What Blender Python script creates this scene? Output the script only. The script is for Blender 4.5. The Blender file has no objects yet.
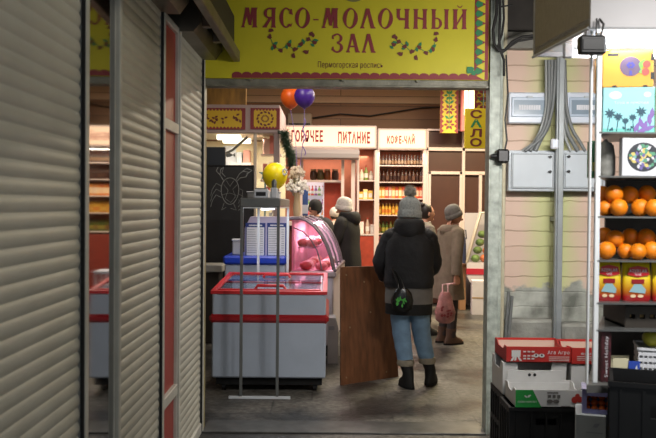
import bpy, math, random
from mathutils import Vector, Matrix, Euler, noise
random.seed(7)
R = math.radians; PI = math.pi
SC = bpy.context.scene
C = SC.collection
# ------------------------------------------------------------------ camera
FPX = 800.0; CAMZ = 1.6
cam_d = bpy.data.cameras.new('camera'); cam = bpy.data.objects.new('camera', cam_d); C.objects.link(cam)
cam_d.sensor_width = 36; cam_d.lens = 36 * FPX / 656; cam_d.clip_end = 60; cam_d.clip_start = .05
PITCH = math.atan(14 / FPX); ROLL = R(.5)
MC = Euler((PI / 2 - PITCH, 0, 0)).to_matrix() @ Matrix.Rotation(ROLL, 3, 'Z')
cam.matrix_world = Matrix.Translation((0, 0, CAMZ)) @ MC.to_4x4()
cam_d.dof.use_dof = True; cam_d.dof.focus_distance = 6.6; cam_d.dof.aperture_fstop = 4.5
SC.camera = cam
SC.view_settings.view_transform = 'Standard'; SC.view_settings.look = 'None'
SC.view_settings.gamma = 1; SC.view_settings.use_curve_mapping = False
SC.view_settings.exposure = 0.75
# ------------------------------------------------------------------ world and lights
wd = bpy.data.worlds.new('world'); SC.world = wd; wd.use_nodes = True
wd.node_tree.nodes['Background'].inputs[0].default_value = (.55, .62, .75, 1)
wd.node_tree.nodes['Background'].inputs[1].default_value = .02
def area(name, loc, size, energy, col, rot=(0, 0, 0), sy=None):
    l = bpy.data.lights.new(name, 'AREA'); l.energy = energy; l.color = col
    l.shape = 'RECTANGLE'; l.size = size; l.size_y = sy or size
    o = bpy.data.objects.new(name, l); C.objects.link(o); o.location = loc; o.rotation_euler = [R(a) for a in rot]
    return o
def narrow(o, deg): o.data.spread = R(deg)
# corridor: weak cool daylight from the entrance behind the viewer, and one dim tube above
area('entrance_daylight', (.3, -1.6, 1.9), 3.0, 11, (.78, .88, 1.0), (82, 0, 0), 2.2)
area('corridor_tube', (.15, 3.0, 3.15), 0.3, 4, (1, .93, .78), (0, 0, 0), 2.0)
# hall ceiling tubes, kiosk, case and stall tubes, and added fill lights
area('hall_tube_near', (.9, 8.2, 3.5), .35, 34, (1, .90, .80), (0, 0, 0), 2.4)
area('hall_tube_far', (.7, 11.2, 3.5), 2.6, 66, (1, .86, .74), (0, 0, 0), .4)
area('hall_tube_side', (2.35, 10.8, 3.45), .8, 95, (1, .84, .48), (0, 0, 0), .8)
area('kiosk_tube', (-1.5, 11.2, 2.5), 1.2, 14, (1, .95, .8), (0, 0, 0), .2)
area('snack_tube', (0, 13.35, 2.42), 1.3, 4, (1, .82, .66), (0, 0, 0), .15)
area('shelf_tube', (1.17, 12.98, 2.46), .7, 3.2, (1, .84, .68), (0, 0, 0), .12)
area('rack_lamp', (-.53, 7.4, 1.565), .2, 4.5, (.9, .95, 1), (0, 0, 0), 1.2)
area('kiosk_front_fill', (-.7, 8.0, 3.5), .3, 18, (1, .9, .78), (20, 0, 0), 1.5)  # unseen fill, added to brighten the kiosk fascia and chalkboard
area('deli_tube', (-.12, 9.0, 1.41), .12, 8, (1, .8, .86), (0, 0, 0), .8)
area('stall_tube', (1.7, 3.5, 2.27), 1.0, 9, (1, .98, .95), (0, 0, 0), .2)
area('brick_wall_fill', (1.45, 4.02, 2.34), .8, 20, (1, .95, .90), (62, 0, 0), .08)  # added light with no tube modelled, aimed at the brick wall
narrow(area('rack_front_fill', (1.45, 1.9, 2.95), .5, 8, (1, .97, .93), (46, 0, -4), .3), 75)  # added fill from above the corridor, brightens the front of the fruit rack
area('shutter_fill', (2.3, 1.2, 2.0), 1.6, 7, (1, .96, .86), (0, 78, -12), 1.2)  # soft side fill, added to light the shutter slats head-on

# ------------------------------------------------------------------ helpers
def W(px, py, Y):
    d = MC @ Vector(((px - 328) / FPX, -(py - 219) / FPX, -1)); t = Y / d.y
    return Vector((d.x * t, Y, CAMZ + d.z * t))
def X(px, Y, py=205): return W(px, py, Y).x
def Z(py, Y, px=328): return W(px, py, Y).z
def lin(c):
    r = []
    for v in c:
        v /= 255.0
        r.append(v / 12.92 if v <= .04045 else ((v + .055) / 1.055) ** 2.4)
    return (*r, 1)
def M(name, col, rough=.5, metal=0, var=0, vs=8, bump=0, bs=60, emit=0, coat=0, scl=None, spec=.5, trans=0):
    m = bpy.data.materials.new(name); m.use_nodes = True
    nt = m.node_tree; p = nt.nodes['Principled BSDF']; c = lin(col)
    p.inputs['Base Color'].default_value = c; p.inputs['Roughness'].default_value = rough
    p.inputs['Metallic'].default_value = metal; p.inputs['Coat Weight'].default_value = coat
    p.inputs['Specular IOR Level'].default_value = spec; p.inputs['Transmission Weight'].default_value = trans
    if emit:
        p.inputs['Emission Color'].default_value = c; p.inputs['Emission Strength'].default_value = emit
    if var or bump:
        tc = nt.nodes.new('ShaderNodeTexCoord'); src = tc.outputs['Object']
        if scl:
            mp = nt.nodes.new('ShaderNodeMapping'); mp.inputs['Scale'].default_value = scl
            nt.links.new(src, mp.inputs['Vector']); src = mp.outputs['Vector']
    if var:
        n = nt.nodes.new('ShaderNodeTexNoise'); n.inputs['Scale'].default_value = vs; n.inputs['Detail'].default_value = 5
        nt.links.new(src, n.inputs['Vector'])
        cr = nt.nodes.new('ShaderNodeValToRGB')
        cr.color_ramp.elements[0].position = .3; cr.color_ramp.elements[1].position = .72
        cr.color_ramp.elements[0].color = [max(0, x * (1 - var)) for x in c[:3]] + [1]
        cr.color_ramp.elements[1].color = [min(1, x * (1 + var * .6)) for x in c[:3]] + [1]
        nt.links.new(n.outputs['Fac'], cr.inputs['Fac']); nt.links.new(cr.outputs['Color'], p.inputs['Base Color'])
    if bump:
        n = nt.nodes.new('ShaderNodeTexNoise'); n.inputs['Scale'].default_value = bs; n.inputs['Detail'].default_value = 3
        nt.links.new(src, n.inputs['Vector'])
        b = nt.nodes.new('ShaderNodeBump'); b.inputs['Strength'].default_value = bump; b.inputs['Distance'].default_value = .02
        nt.links.new(n.outputs['Fac'], b.inputs['Height']); nt.links.new(b.outputs['Normal'], p.inputs['Normal'])
    return m
def glass(name, tint=(255, 255, 255), refl=.08, rough=.02):
    m = bpy.data.materials.new(name); m.use_nodes = True; nt = m.node_tree; nt.nodes.clear()
    o = nt.nodes.new('ShaderNodeOutputMaterial'); mx = nt.nodes.new('ShaderNodeMixShader')
    t = nt.nodes.new('ShaderNodeBsdfTransparent'); g = nt.nodes.new('ShaderNodeBsdfGlossy')
    t.inputs['Color'].default_value = lin(tint); g.inputs['Roughness'].default_value = rough
    mx.inputs['Fac'].default_value = refl
    nt.links.new(t.outputs[0], mx.inputs[1]); nt.links.new(g.outputs[0], mx.inputs[2]); nt.links.new(mx.outputs[0], o.inputs[0])
    return m

class B:
    """collects shapes in world (or local) coordinates and links them as ONE mesh object"""
    def __init__(s): s.V = []; s.F = []; s.MI = []; s.S = []; s.mi = 0; s.T = None; s.ac = 0
    def add(s, verts, faces, smooth=False):
        o = len(s.V)
        s.V += [(s.T @ Vector(v)) if s.T else Vector(v) for v in verts]
        for f in faces: s.F.append([o + i for i in f]); s.MI.append(s.mi); s.S.append(smooth)
        return s
    def box(s, x0, x1, y0, y1, z0, z1, bev=0):
        lo = [min(x0, x1), min(y0, y1), min(z0, z1)]; hi = [max(x0, x1), max(y0, y1), max(z0, z1)]
        c = [(a + b) / 2 for a, b in zip(lo, hi)]; h = [(b - a) / 2 for a, b in zip(lo, hi)]
        if bev <= 0:
            v = [(x, y, z) for x in (lo[0], hi[0]) for y in (lo[1], hi[1]) for z in (lo[2], hi[2])]
            return s.add(v, [(0, 1, 3, 2), (4, 6, 7, 5), (0, 4, 5, 1), (2, 3, 7, 6), (0, 2, 6, 4), (1, 5, 7, 3)])
        b = min(bev, min(h) * .9); v = []; idx = {}
        for sx in (-1, 1):
            for sy in (-1, 1):
                for sz in (-1, 1):
                    sg = (sx, sy, sz)
                    for a in range(3):
                        idx[sg, a] = len(v)
                        v.append([c[k] + sg[k] * (h[k] - (0 if k == a else b)) for k in range(3)])
        f = []
        for a in range(3):
            o1, o2 = (a + 1) % 3, (a + 2) % 3
            for sg in (-1, 1):
                q = []
                for u, w in ((-1, -1), (1, -1), (1, 1), (-1, 1)):
                    t = [0, 0, 0]; t[a] = sg; t[o1] = u; t[o2] = w; q.append(idx[tuple(t), a])
                f.append(q if sg > 0 else q[::-1])
            for u in (-1, 1):
                for w in (-1, 1):
                    t1 = [0, 0, 0]; t1[a] = -1; t1[o1] = u; t1[o2] = w; t2 = t1[:]; t2[a] = 1
                    q = [idx[tuple(t1), o1], idx[tuple(t2), o1], idx[tuple(t2), o2], idx[tuple(t1), o2]]
                    f.append(q if u * w > 0 else q[::-1])
        for sx in (-1, 1):
            for sy in (-1, 1):
                for sz in (-1, 1):
                    q = [idx[(sx, sy, sz), a] for a in range(3)]
                    f.append(q if sx * sy * sz > 0 else q[::-1])
        return s.add(v, f)
    def loft(s, rings, cap=True, smooth=True):
        n = len(rings[0]); v = [p for r in rings for p in r]; f = []
        for i in range(len(rings) - 1):
            for j in range(n):
                k = (j + 1) % n
                f.append((i * n + j, i * n + k, (i + 1) * n + k, (i + 1) * n + j))
        s.add(v, f, smooth)
        if cap:
            s.add(rings[0], [tuple(range(n))[::-1]]); s.add(rings[-1], [tuple(range(n))])
        return s
    def tube(s, pts, r, n=8, cap=True):
        pts = [Vector(p) for p in pts]; rs = r if isinstance(r, (list, tuple)) else [r] * len(pts)
        rings = []; up = None
        for i, p in enumerate(pts):
            d = (pts[min(i + 1, len(pts) - 1)] - pts[max(i - 1, 0)]).normalized()
            if up is None: up = Vector((0, 0, 1)) if abs(d.z) < .9 else Vector((0, 1, 0))
            u = (up - d * up.dot(d))
            if u.length < 1e-5: u = d.orthogonal()
            u.normalize(); w = d.cross(u); up = u
            rings.append([p + (u * math.cos(a) + w * math.sin(a)) * rs[i] for a in [2 * PI * k / n for k in range(n)]])
        return s.loft(rings, cap)
    def cyl(s, p0, p1, r0, r1=None, n=14): return s.tube([p0, p1], [r0, r0 if r1 is None else r1], n)
    def lathe(s, prof, c=(0, 0, 0), n=14):
        c = Vector(c)
        return s.loft([[c + Vector((r * math.cos(2 * PI * k / n), r * math.sin(2 * PI * k / n), z)) for k in range(n)] for r, z in prof])
    def ell(s, c, r, nu=16, nv=10, rot=None, fn=None):
        if not isinstance(r, (tuple, list)): r = (r, r, r)
        c = Vector(c); v = []; f = []
        def P(u, w):
            d = Vector((math.sin(w) * math.cos(u), math.sin(w) * math.sin(u), math.cos(w)))
            p = Vector((d.x * r[0], d.y * r[1], d.z * r[2]))
            if fn: p = fn(p, d)
            if rot is not None: p = rot @ p
            return c + p
        v.append(P(0, 0))
        for i in range(1, nv):
            for j in range(nu): v.append(P(2 * PI * j / nu, PI * i / nv))
        v.append(P(0, PI)); L = len(v) - 1
        for j in range(nu): f.append((0, 1 + j, 1 + (j + 1) % nu))
        for i in range(nv - 2):
            for j in range(nu):
                a = 1 + i * nu
                f.append((a + j, a + nu + j, a + nu + (j + 1) % nu, a + (j + 1) % nu))
        a = 1 + (nv - 2) * nu
        for j in range(nu): f.append((a + j, L, a + (j + 1) % nu))
        return s.add(v, f, True)
    def prism(s, pts, d):
        pts = [Vector(p) for p in pts]; d = Vector(d); n = len(pts)
        v = pts + [p + d for p in pts]
        return s.add(v, [tuple(range(n))[::-1], tuple(range(n, 2 * n))] + [(i, (i + 1) % n, n + (i + 1) % n, n + i) for i in range(n)])
    def art(s, o, ux, uy, polys, lift=.002):
        """flat printed shapes: 2-D polygons on the surface through o"""
        o = Vector(o); ux = Vector(ux); uy = Vector(uy); nn = ux.cross(uy).normalized()
        for p in polys:
            s.ac += 1; k = nn * (lift + .00009 * (s.ac % 32))
            s.add([o + ux * a + uy * b + k for a, b in p], [tuple(range(len(p)))])
        return s
    def text(s, t, o, ux, uy, h, w=None, bold=0, lift=.002):
        """lettering centred on o: h cap height, w total width"""
        cu = bpy.data.curves.new('lettering_source', 'FONT'); cu.body = t; cu.size = 1; cu.offset = bold; cu.fill_mode = 'FRONT'; cu.resolution_u = 3; cu.space_character = 1.22 if bold > .011 else 1.08
        ob = bpy.data.objects.new('lettering_source', cu); C.objects.link(ob)
        dg = bpy.context.evaluated_depsgraph_get(); me = ob.evaluated_get(dg).to_mesh()
        vs = [v.co.copy() for v in me.vertices]; fs = [tuple(p.vertices) for p in me.polygons]
        bpy.data.objects.remove(ob); bpy.data.curves.remove(cu)
        if not vs: return s
        x0 = min(v.x for v in vs); x1 = max(v.x for v in vs); ky = h / .73; kx = w / (x1 - x0) if w else ky
        o = Vector(o); ux = Vector(ux).normalized(); uy = Vector(uy).normalized(); nn = ux.cross(uy) * lift
        s.add([o + ux * ((v.x - (x0 + x1) / 2) * kx) + uy * ((v.y - .36) * ky) + nn for v in vs], fs)
        return s
    def build(s, name, mats, parent=None, world=True, loc=None, fixn=True):
        if not isinstance(mats, (list, tuple)): mats = [mats]
        if parent is not None:
            if world:
                inv = parent_matrix(parent).inverted(); vs = [inv @ v for v in s.V]
            else: vs = s.V
            base = None
        else:
            if loc is None:
                xs = [v.x for v in s.V]; ys = [v.y for v in s.V]; zs = [v.z for v in s.V]
                loc = ((min(xs) + max(xs)) / 2, (min(ys) + max(ys)) / 2, min(zs))
            base = Vector(loc); vs = [v - base for v in s.V]
        me = bpy.data.meshes.new(name); me.from_pydata([tuple(v) for v in vs], [], s.F)
        for m in mats: me.materials.append(m)
        me.polygons.foreach_set('material_index', s.MI); me.polygons.foreach_set('use_smooth', s.S)
        me.update()
        if fixn:
            import bmesh
            bm = bmesh.new(); bm.from_mesh(me); bmesh.ops.recalc_face_normals(bm, faces=bm.faces); bm.to_mesh(me); bm.free()
        o = bpy.data.objects.new(name, me); C.objects.link(o)
        if parent is not None: o.parent = parent
        else: o.location = base
        return o
def parent_matrix(o):
    m = Matrix.Translation(o.location) @ o.rotation_euler.to_matrix().to_4x4()
    return parent_matrix(o.parent) @ m if o.parent else m
def tag(o, label, cat, group=None, kind=None):
    o['label'] = label; o['category'] = cat
    if group: o['group'] = group
    if kind: o['kind'] = kind
    return o
def struct(o, label=None):
    o['kind'] = 'structure'
    if label: o['label'] = label
    return o
def thing(name, label, cat, loc=(0, 0, 0), rz=0, group=None):
    o = bpy.data.objects.new(name, None); o.empty_display_size = .1; C.objects.link(o)
    o.location = loc; o.rotation_euler = (0, 0, rz)
    return tag(o, label, cat, group)
def dup(o, loc, rz=None, label=None, group=None, parent=None):
    c = o.copy(); C.objects.link(c)
    if parent is not None: c.parent = parent
    if loc is not None: c.location = loc
    if rz is not None: c.rotation_euler = (0, 0, rz)
    if label: c['label'] = label
    if group: c['group'] = group
    for ch in list(o.children): dup(ch, None, parent=c)
    return c
def ring(c, rx, ry, n=20, pw=2.0, z=None, fn=None):
    out = []
    for k in range(n):
        a = 2 * PI * k / n; ca, sa = math.cos(a), math.sin(a)
        x = rx * math.copysign(abs(ca) ** (2 / pw), ca); y = ry * math.copysign(abs(sa) ** (2 / pw), sa)
        out.append(Vector((c[0] + x, c[1] + y, c[2])))
    return out
def disc2(cx, cy, rx, ry=None, n=16, a0=0): 
    ry = rx if ry is None else ry
    return [(cx + rx * math.cos(a0 + 2 * PI * k / n), cy + ry * math.sin(a0 + 2 * PI * k / n)) for k in range(n)]
def leaf2(cx, cy, l, w, a):
    pts = [(-l, 0), (-l * .3, w), (l * .3, w * .8), (l, 0), (l * .3, -w * .8), (-l * .3, -w)]
    return [(cx + x * math.cos(a) - y * math.sin(a), cy + x * math.sin(a) + y * math.cos(a)) for x, y in pts]
def stroke2(pts, w):
    """polyline as quads"""
    out = []
    for (x0, y0), (x1, y1) in zip(pts, pts[1:]):
        dx, dy = x1 - x0, y1 - y0; L = math.hypot(dx, dy) or 1; nx, ny = -dy / L * w / 2, dx / L * w / 2
        out.append([(x0 + nx, y0 + ny), (x0 - nx, y0 - ny), (x1 - nx, y1 - ny), (x1 + nx, y1 + ny)])
    return out
EX = Vector((1, 0, 0)); EY = Vector((0, 1, 0)); EZ = Vector((0, 0, 1))

# ------------------------------------------------------------------ materials
def floor_material():
    m = M('floor_concrete', (78, 77, 74), .5); nt = m.node_tree; p = nt.nodes['Principled BSDF']
    tc = nt.nodes.new('ShaderNodeTexCoord')
    def noi(s, d=6):
        n = nt.nodes.new('ShaderNodeTexNoise'); n.inputs['Scale'].default_value = s; n.inputs['Detail'].default_value = d
        nt.links.new(tc.outputs['Object'], n.inputs['Vector']); return n
    def ramp(src, a, b, ca, cb):
        r = nt.nodes.new('ShaderNodeValToRGB'); r.color_ramp.elements[0].position = a; r.color_ramp.elements[1].position = b
        r.color_ramp.elements[0].color = ca; r.color_ramp.elements[1].color = cb
        nt.links.new(src, r.inputs['Fac']); return r
    big = ramp(noi(1.1).outputs['Fac'], .42, .58, lin((70, 69, 67)), lin((128, 124, 116)))
    fine = ramp(noi(22).outputs['Fac'], .3, .7, lin((150, 148, 145)), lin((255, 255, 255)))
    mul = nt.nodes.new('ShaderNodeMixRGB'); mul.blend_type = 'MULTIPLY'; mul.inputs[0].default_value = 1
    nt.links.new(big.outputs[0], mul.inputs[1]); nt.links.new(fine.outputs[0], mul.inputs[2])
    bk = nt.nodes.new('ShaderNodeTexBrick'); bk.offset = .5
    bk.inputs['Color1'].default_value = (1, 1, 1, 1); bk.inputs['Color2'].default_value = (.82, .82, .82, 1); bk.inputs['Mortar'].default_value = (.42, .42, .42, 1)
    bk.inputs['Scale'].default_value = 1; bk.inputs['Brick Width'].default_value = .62; bk.inputs['Row Height'].default_value = .42; bk.inputs['Mortar Size'].default_value = .008
    nt.links.new(tc.outputs['Object'], bk.inputs['Vector'])
    m2 = nt.nodes.new('ShaderNodeMixRGB'); m2.blend_type = 'MULTIPLY'; m2.inputs[0].default_value = .8
    nt.links.new(mul.outputs[0], m2.inputs[1]); nt.links.new(bk.outputs['Color'], m2.inputs[2]); nt.links.new(m2.outputs[0], p.inputs['Base Color'])
    rr = ramp(noi(1.1).outputs['Fac'], .42, .58, (.28, .28, .28, 1), (.6, .6, .6, 1)); nt.links.new(rr.outputs[0], p.inputs['Roughness'])
    b = nt.nodes.new('ShaderNodeBump'); b.inputs['Strength'].default_value = .25; b.inputs['Distance'].default_value = .02
    nt.links.new(noi(30).outputs['Fac'], b.inputs['Height']); nt.links.new(b.outputs['Normal'], p.inputs['Normal'])
    return m
def painted_brick():
    m = M('painted_brick', (220, 185, 160), .6); nt = m.node_tree; p = nt.nodes['Principled BSDF']; L = nt.links.new
    tc = nt.nodes.new('ShaderNodeTexCoord'); sp = nt.nodes.new('ShaderNodeSeparateXYZ'); L(tc.outputs['Object'], sp.inputs[0])
    cb = nt.nodes.new('ShaderNodeCombineXYZ'); L(sp.outputs['X'], cb.inputs['X']); L(sp.outputs['Z'], cb.inputs['Y'])
    bk = nt.nodes.new('ShaderNodeTexBrick'); bk.inputs['Scale'].default_value = 1; bk.inputs['Brick Width'].default_value = 7; bk.inputs['Row Height'].default_value = .107
    bk.inputs['Mortar Size'].default_value = .006; bk.inputs['Mortar Smooth'].default_value = .6
    bk.inputs['Color1'].default_value = (1, 1, 1, 1); bk.inputs['Color2'].default_value = (.93, .93, .93, 1); bk.inputs['Mortar'].default_value = (.74, .72, .68, 1)
    nz = nt.nodes.new('ShaderNodeTexNoise'); nz.inputs['Scale'].default_value = 9; nz.inputs['Detail'].default_value = 6; L(tc.outputs['Object'], nz.inputs['Vector'])
    ds = nt.nodes.new('ShaderNodeMixRGB'); ds.inputs[0].default_value = .03; L(cb.outputs[0], ds.inputs[1]); L(nz.outputs['Color'], ds.inputs[2]); L(ds.outputs[0], bk.inputs['Vector'])
    # the coats of paint: salmon, with a broad yellow-green brushed band between the two cupboards
    def math_(op, a, b=None):
        n = nt.nodes.new('ShaderNodeMath'); n.operation = op
        for i, v in enumerate((a, b)):
            if v is None: continue
            if isinstance(v, (int, float)): n.inputs[i].default_value = v
            else: L(v, n.inputs[i])
        return n.outputs[0]
    wob = math_('MULTIPLY', math_('SUBTRACT', nz.outputs['Fac'], .5), .12)
    xx = math_('ABSOLUTE', math_('SUBTRACT', math_('ADD', sp.outputs['X'], wob), 0.0))
    band = nt.nodes.new('ShaderNodeValToRGB'); band.color_ramp.elements[0].position = .08; band.color_ramp.elements[1].position = .24
    band.color_ramp.elements[0].color = (1, 1, 1, 1); band.color_ramp.elements[1].color = (0, 0, 0, 1); L(xx, band.inputs['Fac'])
    pa = nt.nodes.new('ShaderNodeMixRGB'); pa.inputs[1].default_value = lin((214, 186, 168)); pa.inputs[2].default_value = lin((194, 196, 142)); L(band.outputs[0], pa.inputs[0])
    # bare cement render below, with a ragged upper edge
    zz = math_('ADD', sp.outputs['Z'], math_('MULTIPLY', math_('SUBTRACT', nz.outputs['Fac'], .5), .3))
    lo = nt.nodes.new('ShaderNodeValToRGB'); lo.color_ramp.elements[0].position = .50; lo.color_ramp.elements[1].position = .515
    lo.color_ramp.elements[0].color = (0, 0, 0, 1); lo.color_ramp.elements[1].color = (1, 1, 1, 1); L(math_('MULTIPLY', zz, .5), lo.inputs['Fac'])
    ce = nt.nodes.new('ShaderNodeValToRGB'); ce.color_ramp.elements[0].color = lin((100, 102, 94)); ce.color_ramp.elements[1].color = lin((188, 190, 180)); ce.color_ramp.elements[0].position = .35; ce.color_ramp.elements[1].position = .65
    n2 = nt.nodes.new('ShaderNodeTexNoise'); n2.inputs['Scale'].default_value = 5; n2.inputs['Detail'].default_value = 8; L(tc.outputs['Object'], n2.inputs['Vector']); L(n2.outputs['Fac'], ce.inputs['Fac'])
    m1 = nt.nodes.new('ShaderNodeMixRGB'); m1.blend_type = 'MULTIPLY'; m1.inputs[0].default_value = 1; L(pa.outputs[0], m1.inputs[1]); L(bk.outputs['Color'], m1.inputs[2])
    m2 = nt.nodes.new('ShaderNodeMixRGB'); L(lo.outputs[0], m2.inputs[0]); L(ce.outputs[0], m2.inputs[1]); L(m1.outputs[0], m2.inputs[2]); L(m2.outputs[0], p.inputs['Base Color'])
    b = nt.nodes.new('ShaderNodeBump'); b.inputs['Strength'].default_value = .5; b.inputs['Distance'].default_value = .02; L(bk.outputs['Fac'], b.inputs['Height']); b.invert = True
    L(b.outputs[0], p.inputs['Normal'])
    return m
def boards_material(name, c1, c2, row, sx='X'):
    m = M(name, c1, .55); nt = m.node_tree; p = nt.nodes['Principled BSDF']; L = nt.links.new
    tc = nt.nodes.new('ShaderNodeTexCoord'); sp = nt.nodes.new('ShaderNodeSeparateXYZ'); L(tc.outputs['Object'], sp.inputs[0])
    cb = nt.nodes.new('ShaderNodeCombineXYZ'); L(sp.outputs[sx], cb.inputs['X']); L(sp.outputs['Z'], cb.inputs['Y'])
    bk = nt.nodes.new('ShaderNodeTexBrick'); bk.inputs['Scale'].default_value = 1; bk.inputs['Brick Width'].default_value = 6; bk.inputs['Row Height'].default_value = row; bk.inputs['Mortar Size'].default_value = .006
    bk.inputs['Color1'].default_value = lin(c1); bk.inputs['Color2'].default_value = lin(c2); bk.inputs['Mortar'].default_value = [v * .35 for v in lin(c1)[:3]] + [1]
    L(cb.outputs[0], bk.inputs['Vector']); L(bk.outputs['Color'], p.inputs['Base Color'])
    return m
mFloor = floor_material(); mBrick = painted_brick()
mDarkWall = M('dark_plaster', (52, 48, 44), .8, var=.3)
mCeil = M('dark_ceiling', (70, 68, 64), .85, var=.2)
mShut = M('shutter_paint', (180, 178, 166), .5, var=.16, vs=2.2, bump=.04, bs=160)
mRail = M('shutter_rail', (190, 188, 178), .45, 0, var=.15)
mRailD = M('dark_gasket', (28, 27, 26), .7)
mSteel = M('grey_steel', (128, 130, 128), .45, .35, var=.25, vs=14)
mPeel = M('peeling_paint', (176, 184, 174), .55, 0, var=.35, vs=18, bump=.25, bs=30)
mPipe = M('cream_pipe', (196, 188, 160), .5, var=.2, vs=12)
mMirror = M('mirror_glass', (150, 150, 150), .045, 1)
mRedGlass = M('red_painted_glass', (158, 58, 50), .45, 0, var=.12, vs=3)
mYel = M('banner_yellow', (196, 186, 26), .55, var=.08, vs=3)
mMar = M('banner_maroon', (132, 46, 50), .6)
mGrn = M('banner_green', (36, 120, 74), .6)
mDkRed = M('sprig_maroon', (104, 44, 36), .6)
mWhite = M('white_enamel', (206, 208, 212), .35, var=.05)
mFreez = M('freezer_enamel', (172, 182, 196), .32, var=.07, vs=4)
mRedPl = M('red_plastic', (156, 26, 32), .35)
mBlk = M('black_plastic', (20, 20, 21), .45, var=.2, vs=20)
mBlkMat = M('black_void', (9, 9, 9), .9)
mGlass = glass('clear_glass'); mLid = glass('lid_glass', (225, 232, 238), .3, .05)
mBlueP = M('blue_plastic', (22, 58, 176), .35)
mPaper = M('paper', (214, 216, 222), .8, var=.06, vs=30)
mGreyT = M('grey_text', (150, 154, 164), .8)
mWoodD = M('dark_wood', (70, 44, 30), .5, var=.35, vs=6, scl=(1, 1, 6))
# ------------------------------------------------------------------ the setting
YD = 5.7                                   # the doorway
struct(B().box(-4, 5, -2, 14.2, -.1, 0).build('floor', mFloor))
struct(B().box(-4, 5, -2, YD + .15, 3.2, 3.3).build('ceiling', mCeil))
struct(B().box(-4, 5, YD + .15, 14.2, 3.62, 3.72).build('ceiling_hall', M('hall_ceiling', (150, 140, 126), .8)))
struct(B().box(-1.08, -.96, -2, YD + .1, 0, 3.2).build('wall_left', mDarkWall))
wr = B().box(1.2, 4.2, 5.86, 6.02, 0, 2.83).build('wall_right', mBrick, loc=(X(553, 5.86), 5.86, 0)); struct(wr)
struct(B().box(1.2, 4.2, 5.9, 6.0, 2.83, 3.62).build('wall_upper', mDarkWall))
struct(B().box(4.2, 4.3, -2, 5.95, 0, 3.2).build('wall_corridor', mDarkWall))
mSiding = boards_material('pale_siding', (212, 182, 150), (198, 168, 138), .12)
mBrown = boards_material('brown_boards', (140, 100, 70), (122, 86, 58), .22)
struct(B().box(-4, 4.4, 13.75, 13.9, 0, 3.62).build('wall_back', mBrown))
struct(B().box(-4, 4.4, 13.70, 13.75, Z(103, 13.7), 3.62).build('trim_1', mSiding), 'pale board cladding along the top of the back wall')
struct(B().box(-3.3, -3.2, YD, 13.9, 0, 3.62).build('wall_hall_left', M('hall_plaster', (150, 138, 122), .8)))
struct(B().box(4.3, 4.4, 5.95, 13.9, 0, 3.62).build('wall_hall_right', M('hall_plaster_right', (140, 128, 112), .8)))
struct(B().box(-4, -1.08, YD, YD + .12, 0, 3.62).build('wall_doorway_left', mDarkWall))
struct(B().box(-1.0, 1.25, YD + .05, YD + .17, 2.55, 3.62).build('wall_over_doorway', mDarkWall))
# lintel: a steel channel with a lip and bolt heads
b = B().box(-.98, 1.13, 5.62, 5.76, 2.43, 2.53, .006).box(-.98, 1.13, 5.60, 5.63, 2.515, 2.535, .004).box(-.98, 1.13, 5.60, 5.63, 2.425, 2.44, .004)
for x in (-.55, .1, .62): b.cyl((x, 5.62, 2.475), (x, 5.598, 2.475), .014, n=8)
struct(b.build('trim_2', M('lintel_paint', (128, 126, 112), .5, .2, var=.4, vs=10, bump=.2)), 'dented steel lintel under the yellow banner')
# right door post and the strips beside it
b = B().box(1.125, 1.195, 5.58, 5.76, 0, 3.2, .006).box(1.195, 1.225, 5.64, 5.76, 0, 3.2, .004).box(1.118, 1.128, 5.575, 5.6, 0, 3.2)
struct(b.build('trim_3', mPeel), 'pale green door post with peeling paint')
struct(B().cyl((1.255, 5.74, 0), (1.255, 5.74, 3.1), .016).build('trim_4', mPipe), 'cream pipe running up beside the door post')
struct(B().box(-.97, -.868, 5.58, 5.70, 0, 2.5, .004).build('trim_5', M('left_jamb', (150, 140, 96), .5, var=.3)), 'thin ochre jamb at the end of the shutters')
struct(B().box(-.87, 1.12, 5.56, 5.86, 0, .012, .004).build('trim_6', M('sill_steel', (96, 96, 94), .4, .5, var=.35, vs=9)), 'worn steel sill across the doorway')
# dark beam and pale ledge over the brick wall
struct(B().box(1.24, 4.2, 5.78, 5.87, 2.74, 2.86, .004).build('trim_7', M('grey_beam', (122, 120, 112), .6, var=.3)), 'grey beam over the brick wall')
# cement ledge at the foot of the brick wall
struct(B().box(1.29, 1.66, 5.74, 5.87, 0, Z(318, 5.74), .02).box(1.70, 2.2, 5.76, 5.87, 0, Z(322, 5.76), .02).build('trim_8', M('cement_block', (150, 150, 142), .8, var=.35, vs=7, bump=.4, bs=25)), 'rough cement plinth at the foot of the brick wall')
struct(B().cyl((1.262, 5.70, .45), (1.30, 5.73, .99), .012).cyl((1.277, 5.68, .45), (1.325, 5.73, .96), .012).build('trim_9', mSteel), 'two thin steel pipes beside the door post')

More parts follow.
